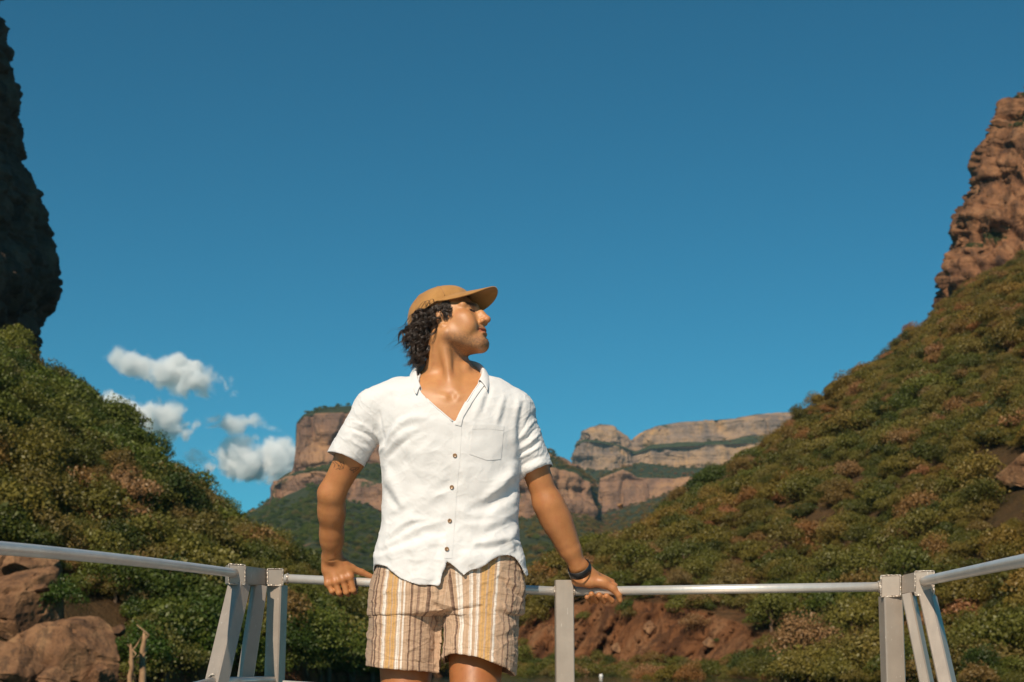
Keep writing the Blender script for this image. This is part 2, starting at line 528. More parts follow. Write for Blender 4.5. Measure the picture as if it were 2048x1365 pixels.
tag(cliff_R, 'sunlit red-brown rock cliff with ledges above the right hillside', 'cliff', kind='structure')

# ---- far butte, spurs and mesa
xsA = np.concatenate([np.linspace(380, 535, 30), np.linspace(537, 640, 110), np.linspace(641, 1230, 200)])
A0 = line([(380, 1318, 600), (1230, 1318, 600)], xsA)
A1 = line([(380, 1120, 2150), (500, 1030, 2300), (541, 1007, 2300), (567, 990, 2300), (592, 980, 2290), (629, 968, 2270), (694, 1000, 2250), (764, 1028, 2230), (900, 1040, 2200), (1100, 1030, 2150), (1178, 1034, 2150), (1230, 1080, 2150)], xsA)
A2 = line([(380, 1118, 2160), (500, 1029, 2305), (539, 1005, 2310), (546, 972, 2310), (567, 955, 2310), (592, 947, 2310), (629, 944, 2300), (694, 955, 2290), (764, 968, 2270), (900, 960, 2240), (1050, 940, 2200), (1107, 936, 2180), (1151, 946, 2180), (1178, 962, 2180), (1186, 1034, 2180), (1230, 1078, 2180)], xsA)
A3 = line([(380, 1117, 2200), (500, 1028, 2350), (539, 1004, 2350), (546, 970, 2360), (567, 952, 2400), (593, 941, 2420), (629, 934, 2420), (704, 922, 2420), (764, 930, 2420), (900, 935, 2400), (1050, 918, 2400), (1107, 912, 2400), (1151, 941, 2400), (1178, 959, 2400), (1190, 1034, 2400), (1230, 1076, 2400)], xsA)
A4 = line([(380, 1116, 2240), (500, 1027, 2380), (539, 1003, 2400), (546, 969, 2430), (567, 951, 2450), (589, 940, 2450), (588, 866, 2450), (592, 846, 2450), (604, 833, 2450), (629, 825, 2450), (704, 822, 2450), (800, 830, 2450), (900, 862, 2450), (1000, 888, 2450), (1100, 908, 2450), (1151, 940, 2450), (1190, 1033, 2450), (1230, 1075, 2450)], xsA)
A5 = line([(380, 1115, 2300), (500, 1026, 2500), (539, 1003, 2500), (546, 969, 2500), (567, 951, 2500), (589, 940, 2530), (593, 846, 2560), (606, 830, 2560), (629, 820, 2560), (652, 815, 2560), (704, 813, 2560), (800, 822, 2560), (900, 855, 2560), (1000, 882, 2560), (1100, 903, 2560), (1151, 939, 2560), (1190, 1032, 2560), (1230, 1074, 2560)], xsA)
A6 = A5 + np.array([0, 700.0, 0]); A6[:, 2] *= 0.35
far_butte, GA, AA = loft('butte', [A0, A1, A2, A3, A4, A5, A6], [60, 22, 8, 44, 8, 8], [0.78, 0.33, 0.85, 0.22, 0.9, 0.8], M_far,
                     disp=cliff_disp([1, 3], 12, 7, 13, 0.008, 20, 0.022, 41))
tag(far_butte, 'flat-topped orange butte with wooded foot rising behind the man', 'mountain', kind='structure')

xsB = np.concatenate([np.linspace(1060, 1140, 20), np.linspace(1141, 1300, 150), np.linspace(1301, 1900, 190)])
B0 = line([(1060, 1080, 3000), (1900, 1060, 3000)], xsB)
B1 = line([(1060, 985, 3900), (1146, 934, 3950), (1230, 940, 3950), (1262, 926, 4000), (1283, 922, 4000), (1333, 934, 3980), (1377, 936, 3970), (1415, 933, 3960), (1900, 920, 3900)], xsB)
B2 = line([(1060, 984, 3910), (1147, 933, 3960), (1151, 889, 3960), (1169, 882, 3960), (1198, 884, 3960), (1245, 895, 3985), (1271, 907, 4010), (1298, 897, 3990), (1362, 892, 3980), (1480, 887, 3960), (1900, 870, 3900)], xsB)
B3 = line([(1060, 983, 3960), (1147, 932, 4000), (1151, 887, 4010), (1169, 877, 4010), (1198, 880, 4010), (1230, 887, 4020), (1263, 900, 4060), (1274, 901, 4060), (1304, 888, 4030), (1377, 884, 4020), (1450, 880, 4010), (1503, 874, 4000), (1900, 855, 3950)], xsB)
B4 = line([(1060, 982, 4000), (1147, 931, 4040), (1152, 886, 4050), (1168, 876, 4040), (1171, 868, 4040), (1180, 858, 4040), (1198, 853, 4040), (1222, 855, 4040), (1242, 868, 4050), (1263, 888, 4080), (1268, 888, 4080), (1289, 868, 4060), (1318, 857, 4050), (1362, 851, 4045), (1421, 847, 4040), (1465, 844, 4030), (1509, 837, 4020), (1553, 832, 4010), (1900, 820, 3980)], xsB)
B5 = line([(1060, 981, 4100), (1147, 930, 4120), (1152, 885, 4120), (1168, 875, 4110), (1172, 865, 4110), (1182, 854, 4110), (1198, 848, 4110), (1222, 850, 4110), (1242, 863, 4110), (1264, 882, 4120), (1267, 881, 4120), (1289, 862, 4120), (1318, 851, 4120), (1362, 844, 4120), (1421, 840, 4120), (1465, 837, 4110), (1509, 829, 4100), (1553, 825, 4100), (1900, 812, 4080)], xsB)
B6 = B5 + np.array([0, 800.0, 0]); B6[:, 2] *= 0.4
mesa, GB, AB = loft('mesa', [B0, B1, B2, B3, B4, B5, B6], [40, 40, 8, 34, 12, 8], [0.85, 0.10, 0.95, 0.05, 0.3, 0.5], M_mesa,
                disp=cliff_disp([1, 3, 4], 8, 7, 16, 0.005, 26, 0.016, 47))
tag(mesa, 'long pale banded mesa with a rounded dome on the skyline', 'mountain', kind='structure')

xsC = np.concatenate([np.linspace(1185, 1300, 90), np.linspace(1301, 1800, 110)])
C0 = line([(1185, 1300, 700), (1800, 1300, 700)], xsC)
C1 = line([(1185, 1040, 2900), (1194, 1034, 2900), (1230, 1024, 2900), (1289, 1007, 2880), (1348, 985, 2850), (1420, 965, 2850), (1800, 940, 2800)], xsC)
C2 = line([(1185, 1038, 2910), (1193, 1033, 2920), (1197, 958, 2920), (1216, 951, 2920), (1245, 938, 2930), (1275, 955, 2930), (1362, 957, 2920), (1420, 950, 2900), (1800, 925, 2850)], xsC)
C3 = line([(1185, 1037, 3000), (1193, 1032, 3000), (1199, 955, 3060), (1216, 948, 3080), (1245, 934, 3100), (1289, 926, 3150), (1340, 934, 3200), (1420, 938, 3200), (1800, 915, 3200)], xsC)
C4 = C3 + np.array([0, 500.0, -60])
spur, GS, AS = loft('spur', [C0, C1, C2, C3, C4], [50, 40, 14, 8], [0.85, 0.20, 0.8, 0.9], M_far, disp=cliff_disp([1], 8, 5, 9, 0.006, 22, 0.02, 53))
tag(spur, 'low orange rock spur with green top below the pale mesa', 'mountain', kind='structure')

# ---- ground to the horizon, river
def ground_material():
    n = N('valley_ground')
    c = n.ramp(n.noise(0.01, n.pos(), 6, 0.6), [(0.35, (0.04, 0.045, 0.018)), (0.65, (0.10, 0.07, 0.035))])
    return n.done(n.bsdf(c, 0.95))


def water_material():
    n = N('river_water')
    p = n.pos()
    h = n.math('ADD', n.noise(0.6, n.scaled(p, (1, .6, 1)), 4, .6), n.math('MULTIPLY', n.noise(3.0, p, 3, .6), .3))
    return n.done(n.bsdf((0.012, 0.028, 0.026), 0.06, n.bump(h, 0.35, 0.25), IOR=1.33))


def sheet(name, x0, x1, y0, y1, z, mat, n=2):
    xs = np.linspace(x0, x1, n); yy = np.linspace(y0, y1, n)
    X, Y = np.meshgrid(xs, yy)
    v = np.stack([X, Y, np.full_like(X, z)], -1).reshape(-1, 3)
    i = np.arange(n * n).reshape(n, n)
    return mesh_obj(name, v, np.stack([i[:-1, :-1], i[:-1, 1:], i[1:, 1:], i[1:, :-1]], -1).reshape(-1, 4), mat, None, False)


tag(sheet('ground', -5500, 5500, -2600, 5900, -4.0, ground_material(), 9), kind='structure')
tag(sheet('river_water', -400, 500, -400, 420, WATER_Z, water_material(), 5), kind='structure')

# ------------------------------------------------------------------ trees and bushes
def leaf_material():
    n = N('foliage')
    oi = n.n('ObjectInfo')
    isl = n.n('NewGeometry').outputs['Random Per Island']
    tone = n.ramp(oi.outputs['Random'], [(0.0, (0.035, 0.052, 0.010)), (0.16, (0.090, 0.100, 0.016)), (0.34, (0.160, 0.145, 0.028)), (0.46, (0.055, 0.075, 0.013)),
                                         (0.60, (0.185, 0.150, 0.036)), (0.72, (0.110, 0.120, 0.020)), (0.84, (0.215, 0.125, 0.045)), (0.93, (0.075, 0.095, 0.016)), (0.985, (0.25, 0.150, 0.070))])
    patch_ = n.noise(.022, oi.outputs['Location'], 4, .6)
    sx_ = n.n('SeparateXYZ'); n.l(oi.outputs['Location'], sx_.inputs[0])
    side = n.math('MULTIPLY_ADD', sx_.outputs[0], .0016, -.02)
    tone = n.mix(1.0, tone, n.ramp(n.math('ADD', patch_, side), [(.36, (.62, .92, .70)), (.50, (.98, 1.0, 1.0)), (.66, (1.18, .97, .90))]), 'MULTIPLY')
    tone = n.mix(1.0, tone, oi.outputs['Color'], 'MULTIPLY')
    tone = n.mix(1.0, tone, (1.12, 1.0, .88), 'MULTIPLY')
    v = n.math('MULTIPLY_ADD', isl, 0.5, 0.75)
    hsv = n.n('HueSaturation')
    n.l(tone, hsv.inputs['Color']); n.l(v, hsv.inputs['Value'])
    hsv.inputs['Saturation'].default_value = 1.0
    hsv.inputs['Hue'].default_value = 0.497
    d = n.n('BsdfDiffuse'); n.l(hsv.outputs[0], d.inputs[0])
    t = n.n('BsdfTranslucent'); n.l(hsv.outputs[0], t.inputs[0])
    g = n.n('BsdfGlossy'); g.inputs['Roughness'].default_value = 0.5; g.inputs[0].default_value = (1, 1, 0.9, 1)
    m = n.n('MixShader'); m.inputs[0].default_value = 0.22; n.l(d.outputs[0], m.inputs[1]); n.l(t.outputs[0], m.inputs[2])
    m2 = n.n('MixShader'); m2.inputs[0].default_value = 0.025; n.l(m.outputs[0], m2.inputs[1]); n.l(g.outputs[0], m2.inputs[2])
    return n.done(m2)


def bark_material():
    n = N('bark')
    p = n.pos()
    c = n.ramp(n.noise(3.0, n.scaled(p, (1, 1, .25)), 5, .65), [(0.35, (0.07, 0.045, 0.03)), (0.65, (0.26, 0.16, 0.09))])
    return n.done(n.bsdf(c, 0.9, n.bump(n.noise(8.0, p, 4), .6, .05)))


M_leaf, M_bark = leaf_material(), bark_material()


def crown_mesh(name, seed, nblob, nleaf, leaf, flat, spread, base):
    """Leaf-sized faces on the shells of several uneven clumps; unit radius, trunk foot at the origin."""
    r = np.random.default_rng(seed)
    V, ctr = [], []
    for b in range(nblob):
        a = r.uniform(0, 2 * np.pi); q = math.sqrt(r.uniform(0.0, 1.0)) * spread
        h = base + (1 - (q / spread) ** 2 * 0.75) * flat * r.uniform(0.55, 1.0)
        ctr.append((q * math.cos(a), q * math.sin(a), h, r.uniform(0.26, 0.46) * (1.15 - 0.3 * q)))
    ctr = np.array(ctr)
    w = ctr[:, 3] ** 2; w /= w.sum()
    k = r.choice(nblob, nleaf, p=w)
    d = r.normal(size=(nleaf, 3)); d[:, 2] = np.where(r.random(nleaf) < 0.75, np.abs(d[:, 2]), d[:, 2])
    d /= np.linalg.norm(d, axis=1, keepdims=True)
    rad = ctr[k, 3] * (0.72 + 0.36 * r.random(nleaf) ** 0.6) * (1 + 0.22 * vnoise(d * 2.3 + k[:, None] * 7.1, seed))
    c = ctr[k, :3] + d * rad[:, None] * np.array([1.0, 1.0, 0.85])
    nrm = d + 0.75 * r.normal(size=(nleaf, 3)); nrm /= np.linalg.norm(nrm, axis=1, keepdims=True)
    u = np.cross(nrm, r.normal(size=(nleaf, 3))); u /= np.linalg.norm(u, axis=1, keepdims=True)
    v = np.cross(nrm, u)
    s = leaf * r.uniform(0.6, 1.35, nleaf)[:, None]
    q4 = np.stack([c - u * s * .62, c + v * s * .42 + u * s * .08, c + u * s * .70, c - v * s * .42 + u * s * .08], 1).reshape(-1, 3)
    return new_mesh(name, q4, np.arange(nleaf * 4).reshape(-1, 4), False), ctr


def trunk_mesh(name, seed, ctr, th, r0):
    mb = MB(); r = random.Random(seed)
    mb.tube([(0, 0, -0.5), (r.uniform(-.03, .03), r.uniform(-.03, .03), th * .5), (r.uniform(-.06, .06), r.uniform(-.06, .06), th)], [r0 * 1.3, r0, r0 * .75], 7)
    for c in sorted(ctr.tolist(), key=lambda c: -c[3])[:5]:
        mb.tube([(0, 0, th * .8), (c[0] * .5, c[1] * .5, (th + c[2]) * .52), (c[0] * .95, c[1] * .95, c[2])], [r0 * .6, r0 * .4, r0 * .2], 5)
    me = bpy.data.meshes.new(name); me.from_pydata(mb.v, [], mb.f); me.update()
    me.materials.append(M_bark)
    return me


KINDS_T = [  # seed, blobs, leaves, leaf size, flat, spread, base
    (11, 15, 2500, 0.066, 0.55, 0.66, 0.22), (12, 18, 2700, 0.060, 0.75, 0.70, 0.28), (13, 14, 2300, 0.068, 0.45, 0.74, 0.18),
    (14, 20, 2900, 0.058, 0.90, 0.64, 0.32), (15, 17, 2500, 0.064, 0.60, 0.82, 0.22), (16, 12, 2000, 0.066, 0.50, 0.60, 0.14)]
PROTO = []
for i, (sd, nb, nl, lf, fl, sp, ba) in enumerate(KINDS_T):
    cm, ctr = crown_mesh('crown', sd, nb, nl, lf, fl, sp, ba)
    cm.materials.append(M_leaf)
    PROTO.append((cm, trunk_mesh('trunk', sd, ctr, ba + 0.15, 0.05)))
BIG = []                                             # leafier meshes for the trees close to the river
for i, (sd, nb, nl, lf, fl, sp, ba) in enumerate([(21, 24, 5200, 0.050, 0.95, 0.76, 0.35), (22, 20, 4600, 0.054, 0.80, 0.84, 0.30), (23, 26, 5400, 0.048, 1.1, 0.74, 0.40)]):
    cm, ctr = crown_mesh('crown', sd, nb, nl, lf, fl, sp, ba)
    cm.materials.append(M_leaf)
    BIG.append((cm, trunk_mesh('trunk', sd, ctr, ba + 0.2, 0.055)))


def scatter(G, per_m2, seed, rows=None, mask=None):
    """Random points on a terrain grid, evenly by area."""
    r = np.random.default_rng(seed)
    a, b, c, d = G[:-1, :-1], G[:-1, 1:], G[1:, 1:], G[1:, :-1]
    if rows: a, b, c, d = (q[rows[0]:rows[1]] for q in (a, b, c, d))
    area = 0.5 * np.linalg.norm(np.cross(c - a, d - b), axis=-1)
    dens = area * per_m2
    if mask is not None: dens = dens * mask(0.25 * (a + b + c + d))
    n = r.poisson(dens).ravel()
    q = np.repeat(np.arange(n.size), n)
    a, b, c, d = (z.reshape(-1, 3)[q] for z in (a, b, c, d))
    u = r.random((len(q), 1)); v = r.random((len(q), 1))
    return (a * (1 - u) + b * u) * (1 - v) + (d * (1 - u) + c * u) * v


def cover(seed, lo=0.75):
    def m(c):
        v = fbm(c * 0.035, 3, seed)
        return np.clip(1.0 + 0.6 * v, lo, 1.3)
    return m


def bank_mask(c):
    px, py = PIX(c)
    inside = (px > 1020) & (px < 1500) & (c[..., 2] > -0.6)
    return np.where(inside, np.clip(0.05 + 0.30 * fbm(c * 0.2, 2, 5), 0.0, 0.45), 1.0) * cover(4)(c)


def shore_mask(c):
    px, py = PIX(c)
    return np.where((px > 1300) & (px < 1440) & (fbm(c * .15, 2, 6) > .1), .25, 1.0)


pts, org = [], []
for G, dens, rows, mk, tagname in ((GL, 0.22, (3, 92), cover(2), 0), (GR, 0.21, (36, 146), cover(3), 1), (GR, 0.22, (10, 36), bank_mask, 1), (GR, 0.20, (2, 10), shore_mask, 1), (GL, 0.30, (2, 8), None, 0)):
    p = scatter(G, dens, 100 + len(pts), rows, mk)
    px, py = PIX(p)
    keep = (px > -900) & (px < 2680) & (py < 1520) & ~((px > 1975) & (py > 905) & (py < 1060) & (px < 2200)) & ~((px < 262) & (py > 1118) & (p[:, 1] < 105))
    pts.append(p[keep]); org.append(np.full(keep.sum(), tagname))
pts = np.concatenate(pts); org = np.concatenate(org)
_px, _py = PIX(pts)
shore = (org == 1) & (_py > 1285) & (_px < 1560)
_r = np.random.default_rng(77)
size = np.clip(_r.lognormal(0.48, 0.42, len(pts)), 0.7, 3.6)
size *= np.where(org == 0, 1.08, 1.0)
size *= 0.8 + 0.5 * (fbm(pts * 0.05, 2, 9) * .5 + .5)
size *= np.where(shore, .50, 1.0)
kind = _r.integers(0, len(PROTO), len(pts))
px, py = PIX(pts)
app = size / np.hypot(pts[:, 1], pts[:, 0])
hidden = ((px > 735) & (px < 1050)) | (px < 15) | (px > 2030) | (py > 1375) | (py < 500)
order = np.argsort(-np.where(hidden, 0, app))
SOLO = order[:286]
rest = np.ones(len(pts), bool); rest[SOLO] = False
TREES = []


def plant(mesh_pair, loc, s, rz, name, label, cat, group):
    t = empty(name, loc)
    t.scale = (s, s, s * random.uniform(0.85, 1.15)); t.rotation_euler = (0, 0, rz)
    tag(t, label, cat, group)
    for nm, me in zip(('crown', 'trunk'), mesh_pair):
        link(bpy.data.objects.new(nm, me), t)
    return t


def tree_label(i):
    x, y = px[i], py[i]
    if org[i] == 0:
        if y < 860: return 'bushy olive tree high on the left hillside below the dark cliff'
        if x < 260: return 'bushy olive tree on the left hillside above the boulder pile'
        if x > 440: return 'bushy olive tree at the low end of the left hillside towards the butte'
        return 'bushy olive tree halfway up the left hillside behind the left rail'
    if x < 1400: return 'low olive bush near the red bank on the right shore'
    if x > 1720: return 'bushy olive and brown tree behind the right corner posts'
    return 'bushy olive and brown tree on the right hillside above the front rail'


for i in SOLO:
    left = org[i] == 0
    TREES.append(plant(PROTO[kind[i]], pts[i], size[i], _r.uniform(0, 6.28), 'hillside_tree',
                       tree_label(i), 'tree',
                       'trees on the left hillside' if left else 'trees on the right hillside'))


def gn_scatter(name, groups):
    """One object: leafy bushes set on the points of its mesh (attributes idx, scale, turn)."""
    P3 = np.concatenate([g[0] for g in groups]); sc = np.concatenate([g[1] for g in groups]); ix = np.concatenate([g[2] for g in groups])
    me = bpy.data.meshes.new(name)
    me.vertices.add(len(P3)); me.vertices.foreach_set('co', P3.astype(np.float32).ravel())
    rr = np.random.default_rng(5)
    for k, v in (('scale', sc), ('idx', ix.astype(float)), ('turn', rr.uniform(0, 6.28, len(P3)))):
        me.attributes.new(k, 'FLOAT', 'POINT').data.foreach_set('value', v.astype(np.float32))
    o = bpy.data.objects.new(name, me); COL.objects.link(o)
    ng = bpy.data.node_groups.new(name, 'GeometryNodeTree')
    ng.interface.new_socket('Geometry', in_out='INPUT', socket_type='NodeSocketGeometry')
    ng.interface.new_socket('Geometry', in_out='OUTPUT', socket_type='NodeSocketGeometry')
    gi = ng.nodes.new('NodeGroupInput'); go = ng.nodes.new('NodeGroupOutput'); jn = ng.nodes.new('GeometryNodeJoinGeometry')
    def named(nm):
        a = ng.nodes.new('GeometryNodeInputNamedAttribute'); a.data_type = 'FLOAT'; a.inputs[0].default_value = nm
        return next(s for s in a.outputs if s.enabled)
    comb = ng.nodes.new('ShaderNodeCombineXYZ'); ng.links.new(named('turn'), comb.inputs[2])
    for k in range(len(PROTO)):
        src = next(c for t in TREES for c in t.children if c.data == PROTO[k][0])
        oi = ng.nodes.new('GeometryNodeObjectInfo'); oi.transform_space = 'ORIGINAL'; oi.inputs[0].default_value = src; oi.inputs[1].default_value = True
        cp = ng.nodes.new('FunctionNodeCompare'); cp.data_type = 'FLOAT'; cp.operation = 'EQUAL'
        ng.links.new(named('idx'), cp.inputs[0]); cp.inputs[1].default_value = k; cp.inputs[12].default_value = 0.1
        ip = ng.nodes.new('GeometryNodeInstanceOnPoints')
        ng.links.new(gi.outputs[0], ip.inputs['Points']); ng.links.new(cp.outputs[0], ip.inputs['Selection'])
        ng.links.new(oi.outputs['Geometry'], ip.inputs['Instance'])
        ng.links.new(comb.outputs[0], ip.inputs['Rotation']); ng.links.new(named('scale'), ip.inputs['Scale'])
        ng.links.new(ip.outputs[0], jn.inputs[0])
    ng.links.new(jn.outputs[0], go.inputs[0])
    md = o.modifiers.new('scatter', 'NODES'); md.node_group = ng
    return o


far2 = []
for G, A, dens, seed in ((GA, AA, 0.0045, 1), (GB, AB, 0.0010, 2), (GS, AS, 0.003, 3)):
    slope = np.abs(np.gradient(G[..., 2], axis=0)) / (np.linalg.norm(np.gradient(G[..., :2], axis=0), axis=-1) + 1e-6)
    ok = ((slope < 1.6) & (A > 0.6)).astype(float)[:-1, :-1]
    q = scatter(G, dens, 400 + seed, None, lambda c: ok * np.clip(.7 + .8 * fbm(c * .01, 3, 8), .1, 1.2))
    pxq, pyq = PIX(q)
    q = q[(pyq < 1300) & (pxq > 420) & (pxq < 1750) & ~((pxq > 536) & (pxq < 612) & (pyq < 1000))]
    far2.append((q, _r.uniform(2.6, 5.6, len(q)) * (1.5 if seed == 2 else 1.0), _r.integers(0, len(PROTO), len(q))))
tag(gn_scatter('hillside_bushes', [(pts[rest], size[rest], kind[rest])]), 'olive and brown bushes and trees covering the canyon slopes', kind='stuff')
tag(gn_scatter('distant_bushes', far2), 'dark green bushes dotted over the far slopes', kind='stuff')
print('trees', len(SOLO), 'bushes', rest.sum(), 'far', sum(len(q[0]) for q in far2))


# ---- leafy trees crowding the water's edge on the left, and single ones that stand out
for px_, Y_, sz, dz in ((330, 112, 3.4, 0), (392, 116, 3.0, .3), (452, 121, 3.8, 0), (505, 126, 3.2, .2), (560, 131, 3.6, .1), (612, 137, 3.9, 0), (655, 143, 4.2, .2), (705, 149, 3.6, 0), (745, 152, 4.0, .4),
                        (640, 128, 2.9, 0), (700, 134, 2.6, 0), (590, 122, 2.6, 0), (270, 108, 3.0, .8), (360, 103, 2.2, 0), (470, 111, 2.2, 0)):
    f_ = float(np.interp(px_, [0, 300, 600, 905], [84, 98, 112, 150])); Y_ = f_ + .3 + (Y_ % 7) / 7 * 1.6
    t = plant(BIG[random.randrange(3)], PZ(px_, Y_, WATER_Z - .8 + 1.05 * (Y_ - f_)), sz * .86, random.uniform(0, 6.28), 'riverside_tree', 'leafy bright green tree crowding the water at the foot of the left hillside', 'tree', 'green trees along the left bank')
    t.children[0].color = (.72, .98, .75, 1)
for px_, py_, Y_, sz, lab in ((24, 742, 246, 4.6, 'sunlit green tree at the left edge below the dark cliff'), (440, 1046, 247, 2.4, 'small tree standing proud on the left ridge against the sky'),
                              (115, 1235, 82, 1.5, 'low green bush on top of the brown boulders')):
    t = plant(BIG[random.randrange(3)], P(px_, py_, Y_), sz, random.uniform(0, 6.28), 'lone_tree' if sz > 2 else 'bush', lab, 'tree' if sz > 2 else 'bush', None)
    t.children[0].color = (1.0, 1.15, .85, 1)


from mathutils.bvhtree import BVHTree
_HB = []
for G in (GL, GR):
    i = np.arange(G.shape[0] * G.shape[1]).reshape(G.shape[:2])
    _HB.append(BVHTree.FromPolygons([tuple(p) for p in G.reshape(-1, 3).tolist()], np.stack([i[:-1, :-1], i[:-1, 1:], i[1:, 1:], i[1:, :-1]], -1).reshape(-1, 4).tolist()))


def ground_at(px_, py_, right=True):
    """Where the sight line of a pixel meets the hillside."""
    d = Vector(P(px_, py_, 100.0).tolist()) - Vector((0, 0, CZ)); d.normalize()
    loc = _HB[1 if right else 0].ray_cast(Vector((0, 0, CZ)), d, 2000)[0]
    return np.array(loc) if loc is not None else P(px_, py_, 200.)


def boulder_mesh(seed, sx, sy, sz, cuts=17):
    import bmesh
    r = np.random.default_rng(seed)
    bm = bmesh.new(); bmesh.ops.create_icosphere(bm, subdivisions=5, radius=1.0)
    v = np.array([q.co[:] for q in bm.verts])
    for _ in range(cuts):
        d = r.normal(size=3); d /= np.linalg.norm(d); h = r.uniform(.58, .84)
        e = v @ d - h
        v = v - np.where(e > 0, e * .99, 0)[:, None] * d
    v = v * np.array([sx, sy, sz])
    n_ = v / (np.linalg.norm(v, axis=1, keepdims=True))
    jo = -np.clip(1 - np.abs(vnoise(v * np.array([.35, .35, .8]) + seed, seed)) * 16, 0, 1)
    v = v + n_ * (.07 * fbm(v * .7, 5, seed) + .045 * fbm(v * 3.0, 3, seed + 3) + .22 * jo)[:, None] * min(1.0, sz)
    for q, c in zip(bm.verts, v): q.co = c
    me = bpy.data.meshes.new('boulder'); bm.to_mesh(me); bm.free()
    me.polygons.foreach_set('use_smooth', np.zeros(len(me.polygons), bool))
    return me


def boulder_material():
    n = N('brown_boulder_rock')
    p = n.pos()
    c = n.ramp(n.noise(.55, p, 7, .65, .4), [(.30, (.07, .042, .028)), (.46, (.20, .102, .052)), (.58, (.27, .145, .074)), (.72, (.34, .20, .10))])
    c = n.mix(n.math('MULTIPLY', n.ramp(n.noise(1.6, n.scaled(p, (1, 1, .35)), 5, .7), [(.52, 0.), (.62, 1.)]), .6), c, (.055, .036, .026))
    h = n.noise(2.2, p, 8, .68)
    return n.done(n.bsdf(c, .92, n.bump(h, .9, .25), Specular_IOR_Level=.15))


M_boul = boulder_material()
for i, (px_, py_, Y_, sx, sy, sz, rx, lab) in enumerate((
        (126, 1316, 78.0, 4.1, 2.8, 2.75, .22, 'largest brown boulder with pale streaks at the bottom left corner'),
        (40, 1218, 82.0, 3.7, 2.5, 2.6, -.10, 'cracked brown rock resting above the largest boulder'),
        (10, 1338, 74.5, 2.0, 1.6, 1.9, .2, 'rock in the bottom left corner below the cracked rock'),
        (58, 1140, 86.0, 2.4, 1.7, 1.3, .2, 'flat ochre rock at the top of the boulder pile'),
        (2, 1150, 88.0, 2.2, 1.6, 1.6, -.1, 'shaded rock under the left rail at the picture edge'),
        (84, 1178, 79.5, .66, .6, .34, .1, 'small orange slab lying on the cracked rock'),
        (110, 1362, 74.0, 1.5, 1.2, .7, -.2, 'low rock along the bottom edge in front of the largest boulder'),
        (236, 1262, 82.0, .55, .5, .4, .0, 'small stone wedged right of the largest boulder'),
        (200, 1352, 77.0, 1.0, .9, .8, .3, 'dark rock at the foot of the pale trunk'))):
    me = boulder_mesh(40 + i, sx, sy, sz); me.materials.append(M_boul)
    o = link(bpy.data.objects.new('boulder', me)); o.location = P(px_, py_, Y_); o.rotation_euler = (0, rx, .3 * i)
    tag(o, lab, 'boulder', 'boulders on the left bank')
for i, (px_, py_, wpx, asp, rx, lab) in enumerate((
        (2066, 962, 88, .46, .1, 'big tan rock shelf at the right edge of the hillside'), (1993, 985, 12, 1.3, .0, 'pale stone beside the big tan rock shelf'),
        (1395, 1090, 13, .7, .1, 'lone pale rock among bushes on the right hillside'), (1240, 1014, 8, .7, 0, 'tiny pale rock high on the right hillside'), (1968, 1016, 9, .8, 0, 'pinkish stone below the big tan rock shelf'),
        (2020, 640, 26, .7, .1, 'brown rock outcrop below the right cliff'), (1930, 655, 14, .6, .2, 'small ledge of rock among bushes under the right cliff'), (1985, 625, 12, .9, .0, 'knob of rock between the bushes under the right cliff'),
        (1640, 1262, 34, .5, .2, 'reddish rock low on the right bank'), (1300, 1262, 20, .8, .2, 'dark cracked rock in the red bank'), (1345, 1218, 13, .8, 0, 'small rock at the top of the red bank'),
        (1232, 1302, 13, 1.0, .2, 'rounded orange rock at the foot of the red bank'), (1420, 1290, 20, .6, .1, 'flat brown rock beside the red bank'))):
    q = ground_at(px_, py_); k = wpx * np.linalg.norm(q) / F
    me = boulder_mesh(60 + i, k, k * .8, k * asp); me.materials.append(M_boul)
    o = link(bpy.data.objects.new('rock', me)); o.location = q + np.array([0, -.3 * k, .35 * k * asp]); o.rotation_euler = (0, rx, .5 * i)
    tag(o, lab, 'rock', 'rocks on the right bank')


def bare_trunk(px_, py0, py1, Y_, r, lab, seed):
    rr = random.Random(seed); mb = MB()
    a, b = Vector(P(px_, py1, Y_).tolist()), Vector(P(px_ + 2, py0, Y_).tolist())
    pts_ = [a + (b - a) * t + Vector((rr.uniform(-.06, .06), rr.uniform(-.06, .06), 0)) for t in np.linspace(0, 1, 7)]
    mb.tube(pts_, [r * k for k in (1.25, 1.05, 1, .92, .85, .72, .3)], 10)
    for k in (3, 4, 5):
        q = pts_[k]; mb.tube([q, q + Vector((rr.uniform(-.5, .5), rr.uniform(-.3, .3), .35)), q + Vector((rr.uniform(-.9, .9), rr.uniform(-.5, .5), .9))], [r * .4, r * .3, r * .1], 6)
    o = mb.build('bare_trunk', M_pale, None, True); tag(o, lab, 'tree trunk')


_n = N('pale_bark'); _p = _n.pos()
M_pale = _n.done(_n.bsdf(_n.ramp(_n.noise(2.5, _n.scaled(_p, (1, 1, .4)), 5, .6), [(.35, (.22, .12, .06)), (.65, (.48, .30, .16))]), .85, _n.bump(_n.noise(7, _p, 4), .5, .05)))
bare_trunk(285, 1262, 1385, 84, .19, 'pale bare trunk lit by the sun right of the boulders', 3)
bare_trunk(261, 1288, 1385, 86, .15, 'shorter greyish trunk between the boulders and the pale trunk', 4)

